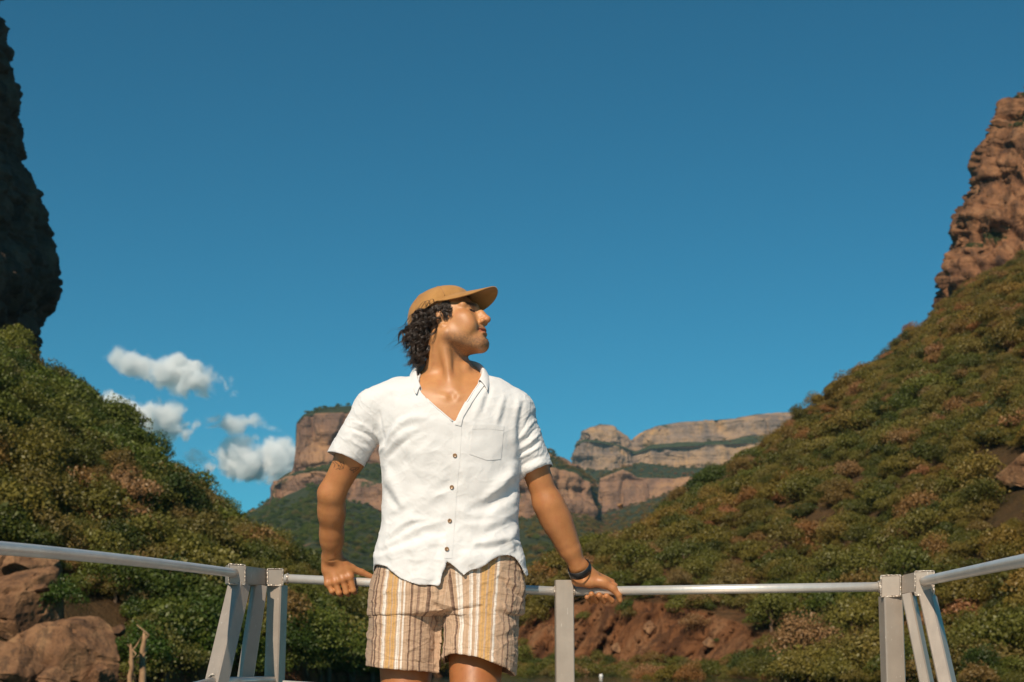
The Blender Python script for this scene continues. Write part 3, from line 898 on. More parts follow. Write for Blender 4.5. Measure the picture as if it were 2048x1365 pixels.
# ---- small white float near the far shore
mb = MB()
c = P(1202, 1349.5, 196); c[2] = WATER_Z + .30
vs, fs = [], []
for j in range(13):
    for k in range(20):
        a, e = 2 * math.pi * k / 20, -math.pi / 2 + math.pi * j / 12
        vs.append((.20 * math.cos(a) * math.cos(e), .20 * math.sin(a) * math.cos(e), .20 * math.sin(e)))
for j in range(12):
    for k in range(20): fs.append((j * 20 + k, j * 20 + (k + 1) % 20, (j + 1) * 20 + (k + 1) % 20, (j + 1) * 20 + k))
mb.add(vs, fs)
_n = N('white_float'); M_float = _n.done(_n.bsdf((.78, .76, .72), .4))
fl = mb.build('float', M_float, None, True); fl.location = P(1202, 1349.5, 147)
fl.location.z = WATER_Z + .10
tag(fl, 'small round white float near the far shore right of the middle post', 'float')


# ---- fair-weather clouds above the left ridge
def cloud_material():
    n = N('cloud')
    co = n.n('TexCoord').outputs['Object']
    r2 = n.n('VectorMath', operation='DOT_PRODUCT'); n.l(co, r2.inputs[0]); n.l(co, r2.inputs[1])
    fall = n.math('SUBTRACT', 1.0, r2.outputs['Value'])
    wp = n.pos()
    nz = n.noise(.0068, wp, 8, .62, .4)
    d = n.math('ADD', n.math('MULTIPLY_ADD', fall, 1.15, -.58), n.math('MULTIPLY', n.math('SUBTRACT', nz, .53), 4.6))
    d = n.math('MULTIPLY', n.math('MULTIPLY', d, .8, clamp=True), n.math('MULTIPLY', fall, 2.5, clamp=True))
    dens = n.math('MULTIPLY', n.math('MULTIPLY', d, 4.5), n.n('Attribute', attribute_type='OBJECT', attribute_name='thick').outputs['Fac'])
    v = n.n('VolumePrincipled'); v.inputs['Color'].default_value = (1, 1, 1, 1); v.inputs['Anisotropy'].default_value = -0.5
    n.l(dens, v.inputs['Density'])
    n.l(v.outputs[0], n.out.inputs['Volume'])
    return n.m


M_cloud = cloud_material()
CY = 7600.0
for i, (px_, py_, wx, wz, dep, rot, thick, lab) in enumerate((
        (352, 750, 170, 48, 230, .26, .024, 'upper elongated white cloud tilted down to the right'), (290, 832, 150, 54, 220, .22, .024, 'bright cloud half hidden by the left ridge'), (418, 845, 44, 30, 90, .3, .020, 'tiny puff of cloud in the middle of the row'),
        (468, 850, 48, 32, 90, -.2, .014, 'faint thin wisp right of the tiny puff'), (528, 846, 52, 24, 90, .3, .012, 'faint wisp nearest the butte'), (522, 920, 142, 66, 280, .03, .030, 'lowest and largest white cloud beside the butte'),
        (400, 916, 52, 24, 80, .2, .010, 'faint wisp left of the largest cloud'))):
    import bmesh
    bm = bmesh.new(); bmesh.ops.create_icosphere(bm, subdivisions=3, radius=1.0)
    me = bpy.data.meshes.new('cloud'); bm.to_mesh(me); bm.free()
    me.materials.append(M_cloud)
    o = link(bpy.data.objects.new('cloud', me)); o.location = P(px_, py_, CY + 60 * i)
    k = CY / F
    o.scale = (wx * k, dep, wz * k); o.rotation_euler = (0, rot, 0)
    o['thick'] = thick
    tag(o, lab, 'cloud', 'clouds above the left ridge')

# ---- the canyon's air
def haze_box():
    n = N('air')
    v = n.n('VolumePrincipled'); v.inputs['Color'].default_value = (.45, .82, 1.0, 1); v.inputs['Density'].default_value = 0.00004; v.inputs['Anisotropy'].default_value = 0.2
    n.l(v.outputs[0], n.out.inputs['Volume'])
    x0, x1, y0, y1, z0, z1 = -5600, 5600, -2700, 6000, -5.2, 860
    v_ = [(x, y, z) for z in (z0, z1) for y in (y0, y1) for x in (x0, x1)]
    f_ = [(0, 2, 3, 1), (4, 5, 7, 6), (0, 1, 5, 4), (1, 3, 7, 5), (3, 2, 6, 7), (2, 0, 4, 6)]
    tag(mesh_obj('haze', v_, f_, n.m, None, False), 'thin blue air filling the canyon', kind='stuff')


haze_box()
# ------------------------------------------------------------------ boat bow: welded aluminium railing, deck and pontoons
def aluminium(name, base, rough, metal=.9):
    n = N(name)
    co = n.n('TexCoord').outputs['Object']
    p = co
    br = n.noise(60, n.scaled(p, (1, 1, .06)), 4, .6)
    sm = n.noise(9, p, 5, .65)
    scr = n.ramp(n.noise(140, n.scaled(p, (1, 1, .25)), 2, .5), [(0.70, 0.0), (0.74, 1.0)])
    c = n.ramp(sm, [(0.3, tuple(b * .80 for b in base)), (0.7, base)])
    c = n.mix(n.math('MULTIPLY', scr, .35), c, (0.9, 0.86, 0.80))
    r = n.math('MULTIPLY_ADD', br, .25, rough - .12)
    return n.done(n.bsdf(c, r, n.bump(n.math('ADD', br, sm), .12, .004), Metallic=metal))


M_alu = aluminium('brushed_aluminium', (0.43, 0.36, 0.30), 0.46, .38)
M_pipe = aluminium('aluminium_pipe', (0.82, 0.77, 0.71), 0.36, .50)


def weld_material():
    n = N('weld')
    p = n.n('TexCoord').outputs['Object']
    v = n.n('TexVoronoi'); v.inputs['Scale'].default_value = 190; n.l(p, v.inputs['Vector'])
    c = n.ramp(n.noise(70, p, 4, .7), [(.35, (.34, .27, .21)), (.6, (.60, .53, .46))])
    return n.done(n.bsdf(c, .42, n.bump(v.outputs['Distance'], .7, .003), Metallic=.6))


M_weld = weld_material()

boat = tag(empty('boat', (0, 0, 0)), 'aluminium boat bow with welded tube railing the man leans on', 'boat')


def Pt(px, py, Y): return Vector(P(px, py, Y).tolist())


RL = Pt(573, 1157.5, 4.82); RC = Pt(1129, 1183.5, 4.735); RR = Pt(1760, 1174, 4.47)
RAIL_R = 0.0145


def rail_pt(px):
    """Centre of the front rail in pixel column px."""
    a, b, xa, xb = (RL, RC, 573, 1129) if px < 1129 else (RC, RR, 1129, 1760)
    t = (px - xa) / (xb - xa)
    za, zb = a.y, b.y
    t = t * za / (zb + t * (za - zb)) if abs(za - zb) > 1e-6 else t
    return a + (b - a) * t


def pipe(name, pts, r, n=24):
    mb = MB(); mb.tube(pts, r, n)
    return mb.build(name, M_pipe, boat, True)


def bead(pts, r=0.0035):
    """Lumpy weld bead along a polyline."""
    out, rad = [], []
    rr = random.Random(int(abs(pts[0][0]) * 1e4))
    for a, b in zip(pts[:-1], pts[1:]):
        a, b = Vector(a), Vector(b)
        k = max(2, int((b - a).length / 0.005))
        for i in range(k):
            out.append(a + (b - a) * (i / k) + Vector((rr.uniform(-1, 1), rr.uniform(-1, 1), rr.uniform(-1, 1))) * r * .12)
            rad.append(r * .72 * rr.uniform(.85, 1.15))
    out.append(Vector(pts[-1])); rad.append(r * .7)
    mb = MB(); mb.tube(out, rad, 7)
    return mb.build('weld_bead', M_weld, boat, True)


pipe('front_rail', [RL - (RC - RL).normalized() * .006, RC], RAIL_R)
pipe('front_rail', [RC, RR + (RR - RC).normalized() * .006], RAIL_R)
# side rails running back past the camera
sl = [Pt(470, 1146.5, 4.66), Pt(320, 1128, 4.05), Pt(160, 1111, 3.5), Pt(0, 1096.5, 3.02), Pt(-260, 1078, 2.5)]
sr = [Pt(1846, 1163, 4.34), Pt(1940, 1143.5, 3.78), Pt(2048, 1121.5, 3.2), Pt(2300, 1075, 2.35)]


def smooth_path(pts, k=8):
    out = []
    q = [pts[0]] + pts + [pts[-1]]
    for i in range(1, len(q) - 2):
        for j in range(k):
            t = j / k
            out.append(0.5 * ((2 * q[i]) + (q[i + 1] - q[i - 1]) * t + (2 * q[i - 1] - 5 * q[i] + 4 * q[i + 1] - q[i + 2]) * t * t + (3 * q[i] - q[i - 1] - 3 * q[i + 1] + q[i + 2]) * t ** 3))
    return out + [pts[-1]]


pipe('side_rail', smooth_path(sl), RAIL_R)
pipe('side_rail', smooth_path(sr), RAIL_R)


def block(name, x0, x1, top0, top1, bot0, bot1, Y0, Y1, depth):
    """Box of square tube whose front face spans two pixel columns; Y0, Y1 its near and far ends."""
    f = [Pt(x0, top0, Y0), Pt(x1, top1, Y1), Pt(x1, bot1, Y1), Pt(x0, bot0, Y0)]
    nrm = (f[1] - f[0]).cross(f[3] - f[0]).normalized()
    if nrm.y < 0: nrm = -nrm
    b = [p + nrm * depth for p in f]
    import bmesh
    me = bpy.data.meshes.new(name)
    me.from_pydata([tuple(p) for p in f + b], [], [(0, 1, 2, 3), (7, 6, 5, 4), (0, 4, 5, 1), (1, 5, 6, 2), (2, 6, 7, 3), (3, 7, 4, 0)])
    bm = bmesh.new(); bm.from_mesh(me)
    bmesh.ops.recalc_face_normals(bm, faces=bm.faces)
    bmesh.ops.bevel(bm, geom=bm.edges[:], offset=0.003, segments=2, affect='EDGES')
    bm.to_mesh(me); bm.free()
    return link(bpy.data.objects.new(name, me), boat, M_alu), f, b


def leg(a, b, side, w, d, name='leg'):
    """Square-tube leg from a, through b, down to the deck."""
    t = (b - a).normalized()
    e = a + t * ((0.012 - a.z) / t.z)
    mb = MB(); mb.bar(a, e, side, w, d, 0.004)
    return mb.build(name, M_alu, boat)


# left corner: end block, link and post head, then three legs
_, f1, b1 = block('corner_block', 457.5, 490, 1128.5, 1130.5, 1168, 1169, 4.64, 4.66, 0.060)
_, f2, b2 = block('corner_link', 491.5, 534, 1132, 1138, 1168.5, 1171.5, 4.67, 4.84, 0.050)
_, f3, b3 = block('post_head', 535, 566, 1138, 1138.5, 1171, 1171, 4.83, 4.845, 0.058)
for f in (f1, f3):
    bead([f[0], f[1]], .0030); bead([f[1], f[2]], .0032); bead([f[2], f[3]], .0038); bead([f[3], f[0]], .0030)
leg(Pt(479, 1169, 4.69), Pt(434, 1362, 4.50), (.86, -.52, 0), 0.054, 0.056)
leg(Pt(519, 1172, 4.80), Pt(490, 1362, 4.74), (.55, -.84, 0), 0.034, 0.047)
leg(Pt(555.5, 1171.5, 4.872), Pt(549, 1364, 4.872), (1, -.36, 0), 0.053, 0.052, 'post')
bead([RL + Vector((.004, 0, 0)) + Vector((0, math.cos(a), math.sin(a))) * .0155 for a in np.linspace(0, 6.3, 14)], .005)
bead([Vector(sl[0]) + Vector((math.cos(a), 0, math.sin(a))) * .0155 + Vector((.004, 0, 0)) for a in np.linspace(0, 6.3, 14)], .006)
# right corner
_, g1, c1 = block('post_head', 1762, 1801, 1151.5, 1150.5, 1194, 1192.5, 4.44, 4.43, 0.058)
_, g2, c2 = block('corner_link', 1802.5, 1829, 1150.8, 1144.5, 1189.5, 1186, 4.43, 4.36, 0.050)
_, g3, c3 = block('corner_block', 1830, 1867.5, 1143, 1142, 1191, 1190, 4.33, 4.315, 0.060)
for f in (g1, g3):
    bead([f[0], f[1]], .0030); bead([f[1], f[2]], .0034); bead([f[2], f[3]], .0040); bead([f[3], f[0]], .0032)
leg(Pt(1781, 1194, 4.465), Pt(1786.5, 1364, 4.465), (1, .12, 0), 0.0605, 0.055, 'post')
leg(Pt(1817, 1189, 4.40), Pt(1853, 1364, 4.36), (.85, -.53, 0), 0.032, 0.052)
leg(Pt(1855, 1190.5, 4.345), Pt(1894, 1364, 4.20), (.80, -.60, 0), 0.040, 0.060)
bead([RR + Vector((-.004, 0, 0)) + Vector((0, math.cos(a), math.sin(a))) * .0155 for a in np.linspace(0, 6.3, 14)], .0055)
bead([Vector(sr[0]) + Vector((math.cos(a), 0, math.sin(a))) * .0155 for a in np.linspace(0, 6.3, 14)], .006)
# middle post the rail butts against
mb = MB()
top = Pt(1128, 1161, 4.735); mb.bar(top, Vector((top.x, top.y, 0.012)), (1, .045, 0), 0.0605, 0.050, 0.003)
mb.build('post', M_alu, boat)
for sx in (-1, 1):
    bead([rail_pt(1129 + sx * 19.5) + Vector((0, math.cos(a), math.sin(a))) * .0155 for a in np.linspace(0, 6.3, 14)], .0042)
# lower rail
LB = 0.0115
pipe('lower_rail', [Pt(566, 1368, 4.84), Pt(1129, 1405, 4.735)], LB, 16)
pipe('lower_rail', [Pt(1129, 1394, 4.735), Pt(1770, 1384, 4.47)], LB, 16)
pipe('lower_rail', [Pt(440, 1362, 4.56), Pt(552, 1360, 4.86)], LB, 16)
pipe('lower_rail', [Pt(432, 1361, 4.50), Pt(-200, 1520, 2.6)], LB, 16)
pipe('lower_rail', [Pt(1898, 1384, 4.20), Pt(2300, 1380, 2.5)], LB, 16)
bead([Pt(425 + 8 * math.cos(a), 1357 + 8 * math.sin(a), 4.475) for a in np.linspace(0, 6.3, 12)], .005)


def deck_material():
    n = N('deck_plate')
    p = n.pos()
    c = n.ramp(n.noise(3, p, 5, .6), [(.3, (.40, .34, .28)), (.7, (.52, .45, .38))])
    v = n.n('TexVoronoi'); v.inputs['Scale'].default_value = 28; n.l(p, v.inputs['Vector'])
    return n.done(n.bsdf(c, .55, n.bump(v.outputs['Distance'], .4, .004), Metallic=.5))


mb = MB()
out = [(-1.55, -4.5), (1.75, -4.5), (1.72, 2.4), (1.52, 4.4), (1.36, 4.56), (0.2, 4.90), (-0.80, 4.95), (-0.98, 4.75), (-1.45, 2.4)]
vs = [(x, y, 0.0) for x, y in out] + [(x, y, -0.09) for x, y in out]
k = len(out)
mb.add(vs, [tuple(range(k)), tuple(range(2 * k - 1, k - 1, -1))] + [(i, i + k, (i + 1) % k + k, (i + 1) % k) for i in range(k)])
mb.build('deck', deck_material(), boat)
for x in (-0.95, 1.1):
    mb = MB(); mb.tube([(x, -4.4, -1.0), (x, 3.6, -1.0), (x, 4.3, -.86), (x, 4.6, -.7)], [.6, .6, .42, .1], 24); mb.build('pontoon', M_alu, boat, True)
    for y in (-3.5, -1.5, .5, 2.5):
        mb = MB(); mb.bar((x, y, -.45), (x, y, -.09), (1, 0, 0), .5, .08); mb.build('bracket', M_alu, boat)

# ------------------------------------------------------------------ modelling by distance fields: one smooth surface per figure part
class Field:
    def __init__(s, lo, hi, h):
        s.lo = np.array(lo, float); s.h = h
        s.n = np.ceil((np.array(hi) - s.lo) / h).astype(int) + 1
        s.S = np.full(tuple(s.n), 0.5, np.float32)
        s.prims = []

    def sub(s, lo, hi):
        a = np.clip(np.floor((np.array(lo) - s.lo) / s.h).astype(int), 0, s.n)
        b = np.clip(np.ceil((np.array(hi) - s.lo) / s.h).astype(int) + 1, 0, s.n)
        if np.any(b <= a): return None, None
        sl = tuple(slice(i, j) for i, j in zip(a, b))
        ax = [(s.lo[k] + s.h * np.arange(a[k], b[k])).astype(np.float32) for k in range(3)]
        return sl, (ax[0][:, None, None], ax[1][None, :, None], ax[2][None, None, :])

    def put(s, fn, lo, hi, k=0.01, op='add'):
        m = k * 1.3 + 3 * s.h
        lo = np.array(lo) - m; hi = np.array(hi) + m
        sl, g = s.sub(lo, hi)
        if sl is None: return
        d = fn(*g)
        A = s.S[sl]
        if op == 'add': R = smin(A, d, k)
        elif op == 'sub': R = -smin(-A, d, k)
        else: R = -smin(-A, -d, k)
        s.S[sl] = R

    def mesh(s):
        return surface_nets(s.S, s.lo, s.h)


def smin(a, b, k):
    if k <= 0: return np.minimum(a, b)
    h = np.maximum(k - np.abs(a - b), 0) / k
    return np.minimum(a, b) - h * h * k * 0.25


def surface_nets(S, lo, h):
    ins = S < 0
    nx, ny, nz = S.shape
    acc = np.zeros((nx - 1, ny - 1, nz - 1), np.uint8)
    for dx in (0, 1):
        for dy in (0, 1):
            for dz in (0, 1):
                acc += ins[dx:nx - 1 + dx, dy:ny - 1 + dy, dz:nz - 1 + dz]
    I, J, K = np.nonzero((acc > 0) & (acc < 8))
    del acc
    cor = [(a, b, c) for a in (0, 1) for b in (0, 1) for c in (0, 1)]
    v = np.stack([S[I + a, J + b, K + c] for a, b, c in cor], 1).astype(np.float64)
    ps = np.zeros((len(I), 3)); cnt = np.zeros(len(I))
    for i in range(8):
        for j in range(i + 1, 8):
            d = [abs(x - y) for x, y in zip(cor[i], cor[j])]
            if sum(d) != 1: continue
            m = (v[:, i] < 0) != (v[:, j] < 0)
            t = np.where(m, v[:, i] / np.where(m, v[:, i] - v[:, j], 1), 0)
            p = np.array(cor[i])[None] + t[:, None] * (np.array(cor[j]) - np.array(cor[i]))[None]
            ps += np.where(m[:, None], p, 0); cnt += m
    vert = lo + h * (np.stack([I, J, K], 1) + ps / cnt[:, None])
    flat = (I.astype(np.int64) * (ny - 1) + J) * (nz - 1) + K            # already sorted
    def look(i, j, k):
        return np.searchsorted(flat, (i.astype(np.int64) * (ny - 1) + j) * (nz - 1) + k)
    Q = []
    for ax in range(3):
        s0 = [slice(1, -1)] * 3; s1 = [slice(1, -1)] * 3
        s0[ax] = slice(0, -1); s1[ax] = slice(1, None)
        a, b = ins[tuple(s0)], ins[tuple(s1)]
        i, j, k = np.nonzero(a != b)
        sg = a[i, j, k]
        o = [1, 1, 1]; o[ax] = 0
        c = [i + o[0], j + o[1], k + o[2]]
        u, w = [(1, 2), (2, 0), (0, 1)][ax]
        def cell(du, dw):
            q = [x.copy() for x in c]; q[u] -= du; q[w] -= dw
            return look(*q)
        q = np.stack([cell(1, 1), cell(0, 1), cell(0, 0), cell(1, 0)], 1)
        q[~sg] = q[~sg][:, ::-1]
        Q.append(q)
    return vert, np.concatenate(Q)


def p_cone(a, b, ra, rb, flat=None, axis=None):
    """Tapered capsule; optional flattening: distances along `axis` are divided by `flat`."""
    a = np.array(a, float); b = np.array(b, float); ba = b - a; L2 = float(ba @ ba) + 1e-12
    if axis is not None:
        ax = np.array(axis, float); ax = ax - ba * (ax @ ba) / L2; ax /= np.linalg.norm(ax)
    def fn(x, y, z):
        px, py, pz = x - a[0], y - a[1], z - a[2]
        t = np.clip((px * ba[0] + py * ba[1] + pz * ba[2]) / L2, 0, 1)
        qx, qy, qz = px - t * ba[0], py - t * ba[1], pz - t * ba[2]
        r = ra + (rb - ra) * t
        d2 = qx * qx + qy * qy + qz * qz
        if axis is not None:
            m = qx * ax[0] + qy * ax[1] + qz * ax[2]
            d2 = d2 + m * m * (1 / flat ** 2 - 1)
        return (np.sqrt(d2) - r).astype(np.float32)
    R = max(ra, rb) * max(1, flat or 1)
    return fn, np.minimum(a, b) - R, np.maximum(a, b) + R


def p_ell(c, r, R=None):
    """Ellipsoid; R rows are its axes."""
    c = np.array(c, float); R = np.eye(3) if R is None else np.array(R, float)
    def fn(x, y, z):
        px, py, pz = x - c[0], y - c[1], z - c[2]
        l = [R[i][0] * px + R[i][1] * py + R[i][2] * pz for i in range(3)]
        k0 = np.sqrt(sum((l[i] / r[i]) ** 2 for i in range(3)))
        k1 = np.sqrt(sum((l[i] / r[i] ** 2) ** 2 for i in range(3))) + 1e-9
        return (k0 * (k0 - 1) / k1).astype(np.float32)
    e = np.sqrt(sum((np.abs(R[i]) * r[i]) ** 2 for i in range(3)))
    return fn, c - e, c + e


def rings(spec, Yc, e=2.3):
    """Stack of superellipses: rows (py, x left, x right, half depth, Y offset)."""
    s = np.array(spec, float)
    o = np.argsort(s[:, 0]); s = s[o]
    pl = P(s[:, 1], s[:, 0], Yc); pr = P(s[:, 2], s[:, 0], Yc)
    z = pl[:, 2][::-1]; cx = (0.5 * (pl[:, 0] + pr[:, 0]))[::-1]; a = (0.5 * (pr[:, 0] - pl[:, 0]))[::-1]; b = s[:, 3][::-1]; yo = s[:, 4][::-1]
    zz = np.linspace(z[0], z[-1], 400)
    def sm(v):
        w = np.interp(zz, z, v); k = np.ones(17) / 17
        return np.convolve(np.pad(w, 8, mode='edge'), k, 'valid')
    tab = [sm(v) for v in (cx, a, b, yo)]
    def fn(x, y, zv):
        CX, A, B, YO = (np.interp(zv, zz, t) for t in tab)
        u = np.abs((x - CX) / A); v = np.abs((y - Yc - YO) / B)
        q = (u ** e + v ** e + 1e-9) ** (1 / e)
        d = (q - 1) * np.minimum(A, B)
        d = np.maximum(d, np.maximum(zv - zz[-1], zz[0] - zv))
        return d.astype(np.float32)
    lo = np.array([(cx - a).min(), Yc + (yo - b).min(), z[0]]); hi = np.array([(cx + a).max(), Yc + (yo + b).max(), z[-1]])
    return fn, lo, hi


TY = 4.56
TORSO = [(738, 862, 950, .055, .015), (748, 850, 966, .066, .012), (757, 814, 990, .078, .01), (768, 782, 1010, .090, .006), (785, 757, 1034, .108, 0), (815, 752, 1048, .124, -.004),
         (860, 755, 1046, .132, -.006), (905, 762, 1041, .132, -.004), (950, 766, 1040, .127, 0), (1000, 766, 1037, .122, .004), (1050, 764, 1036, .123, .008),
         (1085, 757, 1040, .130, .010), (1120, 746, 1048, .138, .012), (1155, 744, 1056, .144, .014), (1200, 745, 1056, .144, .014)]

# ---- joints
sR_, eR_, wR_ = P(752, 820, 4.57), P(663, 988, 4.640), P(664, 1112, 4.762)
sL_, eL_, wL_ = P(1032, 822, 4.57), P(1093, 1003, 4.62), P(1157, 1134, 4.675)

# ---- head frame: forward, left (away from the lens), up; one unit = one photo pixel
PSI, TAU, RHO = math.radians(17), math.radians(18), math.radians(7)
F0 = np.array([math.cos(PSI), -math.sin(PSI), 0]); L0 = np.array([math.sin(PSI), math.cos(PSI), 0]); U0 = np.array([0, 0, 1.0])
HF = math.cos(TAU) * F0 + math.sin(TAU) * U0; U1 = -math.sin(TAU) * F0 + math.cos(TAU) * U0
HL = math.cos(RHO) * L0 - math.sin(RHO) * U1; HU = math.cos(RHO) * U1 + math.sin(RHO) * L0
HR = np.array([HF, HL, HU]); HO = P(888, 650, 4.56); HS = 0.00163


def H(f, w, u):
    """World point of head coordinates."""
    return HO + HS * (np.asarray(f)[..., None] * HF + np.asarray(w)[..., None] * HL + np.asarray(u)[..., None] * HU)


def h_ell(c, r): return p_ell(H(*map(np.float64, c)), np.array(r) * HS, HR)
def h_cone(a, b, ra, rb, **k): return p_cone(H(*map(np.float64, a)), H(*map(np.float64, b)), ra * HS, rb * HS, **k)


person = tag(empty('person', tuple(P(880, 1300, TY) * np.array([1, 1, 0]))), 'man in white short-sleeved shirt, striped shorts and tan cap leaning on the rail', 'person')
PINV = Matrix.Translation(-person.location)


def wear(name, verts, faces, mat, parent=None, smooth=True, attrs=None):
    """A part of the man, its vertices given in world coordinates."""
    v = np.asarray(verts, float) - np.array(person.location)
    return mesh_obj(name, v, faces, mat, parent or person, smooth, attrs)


# ---- the body
B = Field((-0.72, 4.26, 0.36), (0.46, 4.95, 1.88), 0.0025)
fn, lo, hi = rings(TORSO, TY)
_z0, _z1 = float(P(900, 860, TY)[2]), float(P(900, 930, TY)[2])
B.put(lambda x, y, z: (fn(x, y, z) + np.interp(z, [_z1, _z0], [0.030, 0.010])).astype(np.float32), lo, hi, 0.0)
add = lambda pr, k=0.01, op='add': B.put(*pr, k, op)
# neck, throat, collar bones
add(p_cone(P(902, 782, 4.575), H(-8., 0., -34.), .068, .058), .03)
add(p_cone(P(860, 775, 4.55), H(-10., -34., -28.), .020, .018), .03)
add(p_cone(P(903, 788, 4.480), H(4., -34., -30.), .010, .015), .030)
add(p_cone(P(910, 790, 4.47), H(10., 26., -34.), .011, .015), .022)
add(p_ell(P(932, 738, 4.53), (.012, .014, .018)), .02)
add(p_cone(P(915, 796, 4.456), P(985, 785, 4.49), .008, .008), .018)
add(p_cone(P(893, 797, 4.456), P(830, 788, 4.49), .008, .008), .018)
add(p_ell(P(904, 787, 4.432), (.010, .012, .012)), .022, 'sub')
add(p_cone(P(895, 880, 4.415), P(893, 815, 4.415), .006, .003), .02, 'sub')
add(p_cone(P(846, 768, 4.585), P(876, 735, 4.585), .030, .030), .03)
add(p_cone(P(957, 770, 4.585), P(925, 735, 4.585), .030, .030), .03)
# head
add(h_ell((-4, 0, 28), (65, 48, 50)), .01)
add(h_ell((36, 0, -10), (38, 41, 54)), .03)
add(h_ell((48, 0, -42), (26, 27, 30)), .02)
add(h_ell((65, 0, -68), (13.5, 15, 13)), .02)
add(h_ell((34, 0, -54), (36, 30, 22)), .02)
for s_ in (-1, 1):
    add(h_cone((14, 41 * s_, -42), (60, 11 * s_, -72), 10, 10), .028)
    add(h_ell((50, 29.5 * s_, -16), (18, 13.5, 12)), .014)
    add(h_cone((71, 4 * s_, 11), (57, 31 * s_, 10), 7.5, 8), .012)
add(h_cone((71, 0, 6), (82, 0, -8), 6, 5.6), .012)
add(h_ell((76, 0, -17), (11, 8.5, 14)), .010)
add(h_cone((80, 0, -6), (90.0, 0, -24), 5.4, 6.2), .007)
add(h_ell((87.6, 0, -26.0), (7.8, 7.4, 6.2)), .006)
for s_ in (-1, 1):
    add(h_ell((77, 19 * s_, -2), (7.5, 9.5, 6.0)), .010, 'sub')
    add(h_ell((60.5, 18 * s_, -2), (9.5, 9.5, 9.5)), .002)
    add(h_cone((69.4, 10 * s_, -.4), (64.2, 27 * s_, -.6), 2.7, 2.4), .002)        # upper lid
    add(h_cone((68.6, 11 * s_, -6.6), (63.6, 26 * s_, -6.0), 2.2, 2.0), .003)      # lower lid
    add(h_ell((79.5, 8.8 * s_, -28), (7.0, 4.6, 5.0)), .006)
    add(h_ell((84.5, 5 * s_, -33.0), (4.4, 2.6, 3.2)), .003, 'sub')
    add(h_cone((77.0, 13 * s_, -25), (68.5, 22.5 * s_, -44), 2.3, 1.9), .004, 'sub')
    add(h_ell((70, 19 * s_, -46.5), (3.0, 2.5, 3.0)), .006, 'sub')
    add(h_ell((57, 28 * s_, -34), (14, 11, 15)), .020)
    add(h_ell((38, 32 * s_, -30), (27, 11, 24)), .030)
add(h_cone((74, 0, -32), (75, 0, -42), 6, 5), .010)
add(h_ell((74.5, 0, -44.0), (6.8, 13.5, 3.8)), .005)
add(h_ell((74.0, 0, -53.0), (6.8, 12.5, 4.4)), .005)
for s_ in (-1, 1):
    add(h_cone((83, 0, -48.7), (67.5, 18.5 * s_, -43.6), 1.9, 1.7), .0025, 'sub')
add(h_cone((80, -9, -60.5), (80, 9, -60.5), 3.6, 3.6), .010, 'sub')
# near ear and far ear
for s_ in (-1, 1):
    add(h_cone((6, 47 * s_, 0), (9, 46 * s_, -22), 11, 6.5, flat=.33, axis=HL), .006)
    add(h_ell((13, 51 * s_, -10), (5.5, 5, 9)), .004, 'sub')
    add(h_cone((11, 48 * s_, -25), (15, 47 * s_, -27), 5.0, 3.8, flat=.5, axis=HL), .004)

# arms
def arm(sh, el, wr, r, out):
    m = lambda a, b, t: a * (1 - t) + b * t
    add(p_cone(sh, m(sh, el, .55), r[0], r[1]), .02)
    add(p_cone(m(sh, el, .45), el, r[1], r[2]), .02)
    add(p_cone(el, m(el, wr, .30), r[2], r[3]), .02)
    add(p_cone(m(el, wr, .25), m(el, wr, .72), r[3], r[4]), .02)
    add(p_cone(m(el, wr, .65), wr, r[4], r[5], flat=out[0], axis=out[1]), .02)


arm(sR_, eR_, wR_, (.052, .0500, .0425, .0425, .037, .0315), (1.0, (1, 0, 0)))
arm(sL_, eL_, wL_, (.050, .0475, .0405, .0410, .034, .0270), (1.0, (1, 0, 0)))
add(p_cone(P(1102, 1015, 4.62), P(1124, 1060, 4.640), .036, .031), .045)

# his right hand (left in the picture): back towards the lens, fingers over the rail, thumb along it
def on_rail(px, dy, dz):
    q = rail_pt(px); return np.array([q.x, q.y + dy, q.z + dz])


def chain(ps, rs, k=.003, kk=None):
    for i in range(len(ps) - 1):
        add(p_cone(ps[i], ps[i + 1], rs[i], rs[i + 1]), k if i or kk is None else kk)


yr = rail_pt(680).y
W0 = P(664, 1116, 4.768)
KN = [P(656, 1168, yr - .032), P(671, 1165, yr - .037), P(686, 1160, yr - .039), P(700, 1155, yr - .036)]
add(p_cone(P(656, 1114, 4.770), P(654, 1140, yr - .028), .021, .018), .014)
add(p_cone(P(672, 1114, 4.768), P(684, 1138, yr - .030), .022, .020), .014)
for q, r0, a0 in zip(KN, (.0118, .0125, .0130, .0128), (655, 663, 672, 681)):
    add(p_cone(P(a0, 1130, yr - .024), q, .0175, r0), .011)
    add(p_ell(q + np.array([0, -.002, .001]), (r0 * 1.04, r0 * .95, r0)), .006)
PIPS = [P(664, 1183, yr - .033), P(678, 1186, yr - .036), P(693, 1185, yr - .036), P(706.5, 1181, yr - .034)]
for q, pp, r0 in zip(KN, PIPS, (.0088, .0096, .0100, .0100)):
    base = q * .8 + pp * .2
    a1 = pp + np.array([.002, .030, -.004]); a2 = a1 + np.array([.001, .018, .016])
    chain([q, pp], [r0 * 1.12, r0 * 1.03], .002, .004)
    add(p_ell(pp, (r0 * 1.06, r0 * 1.02, r0 * 1.04)), .003)
    chain([pp, a1, a2], [r0 * 1.0, r0 * .92, r0 * .85], .003)
add(p_cone(P(676, 1124, 4.770), P(702, 1137, yr - .020), .0175, .0150), .012)
chain([P(702, 1138, yr - .020), P(724, 1145, yr - .014), P(743, 1153.5, yr - .012)], [.0138, .0108, .0082], .004, .008)
add(p_cone(P(654, 1123.5, 4.736), P(690, 1116, 4.741), .0014, .0014), .004, 'sub')
add(p_cone(P(690, 1126, yr - .03), P(700, 1152, yr - .03), .012, .011), .010)

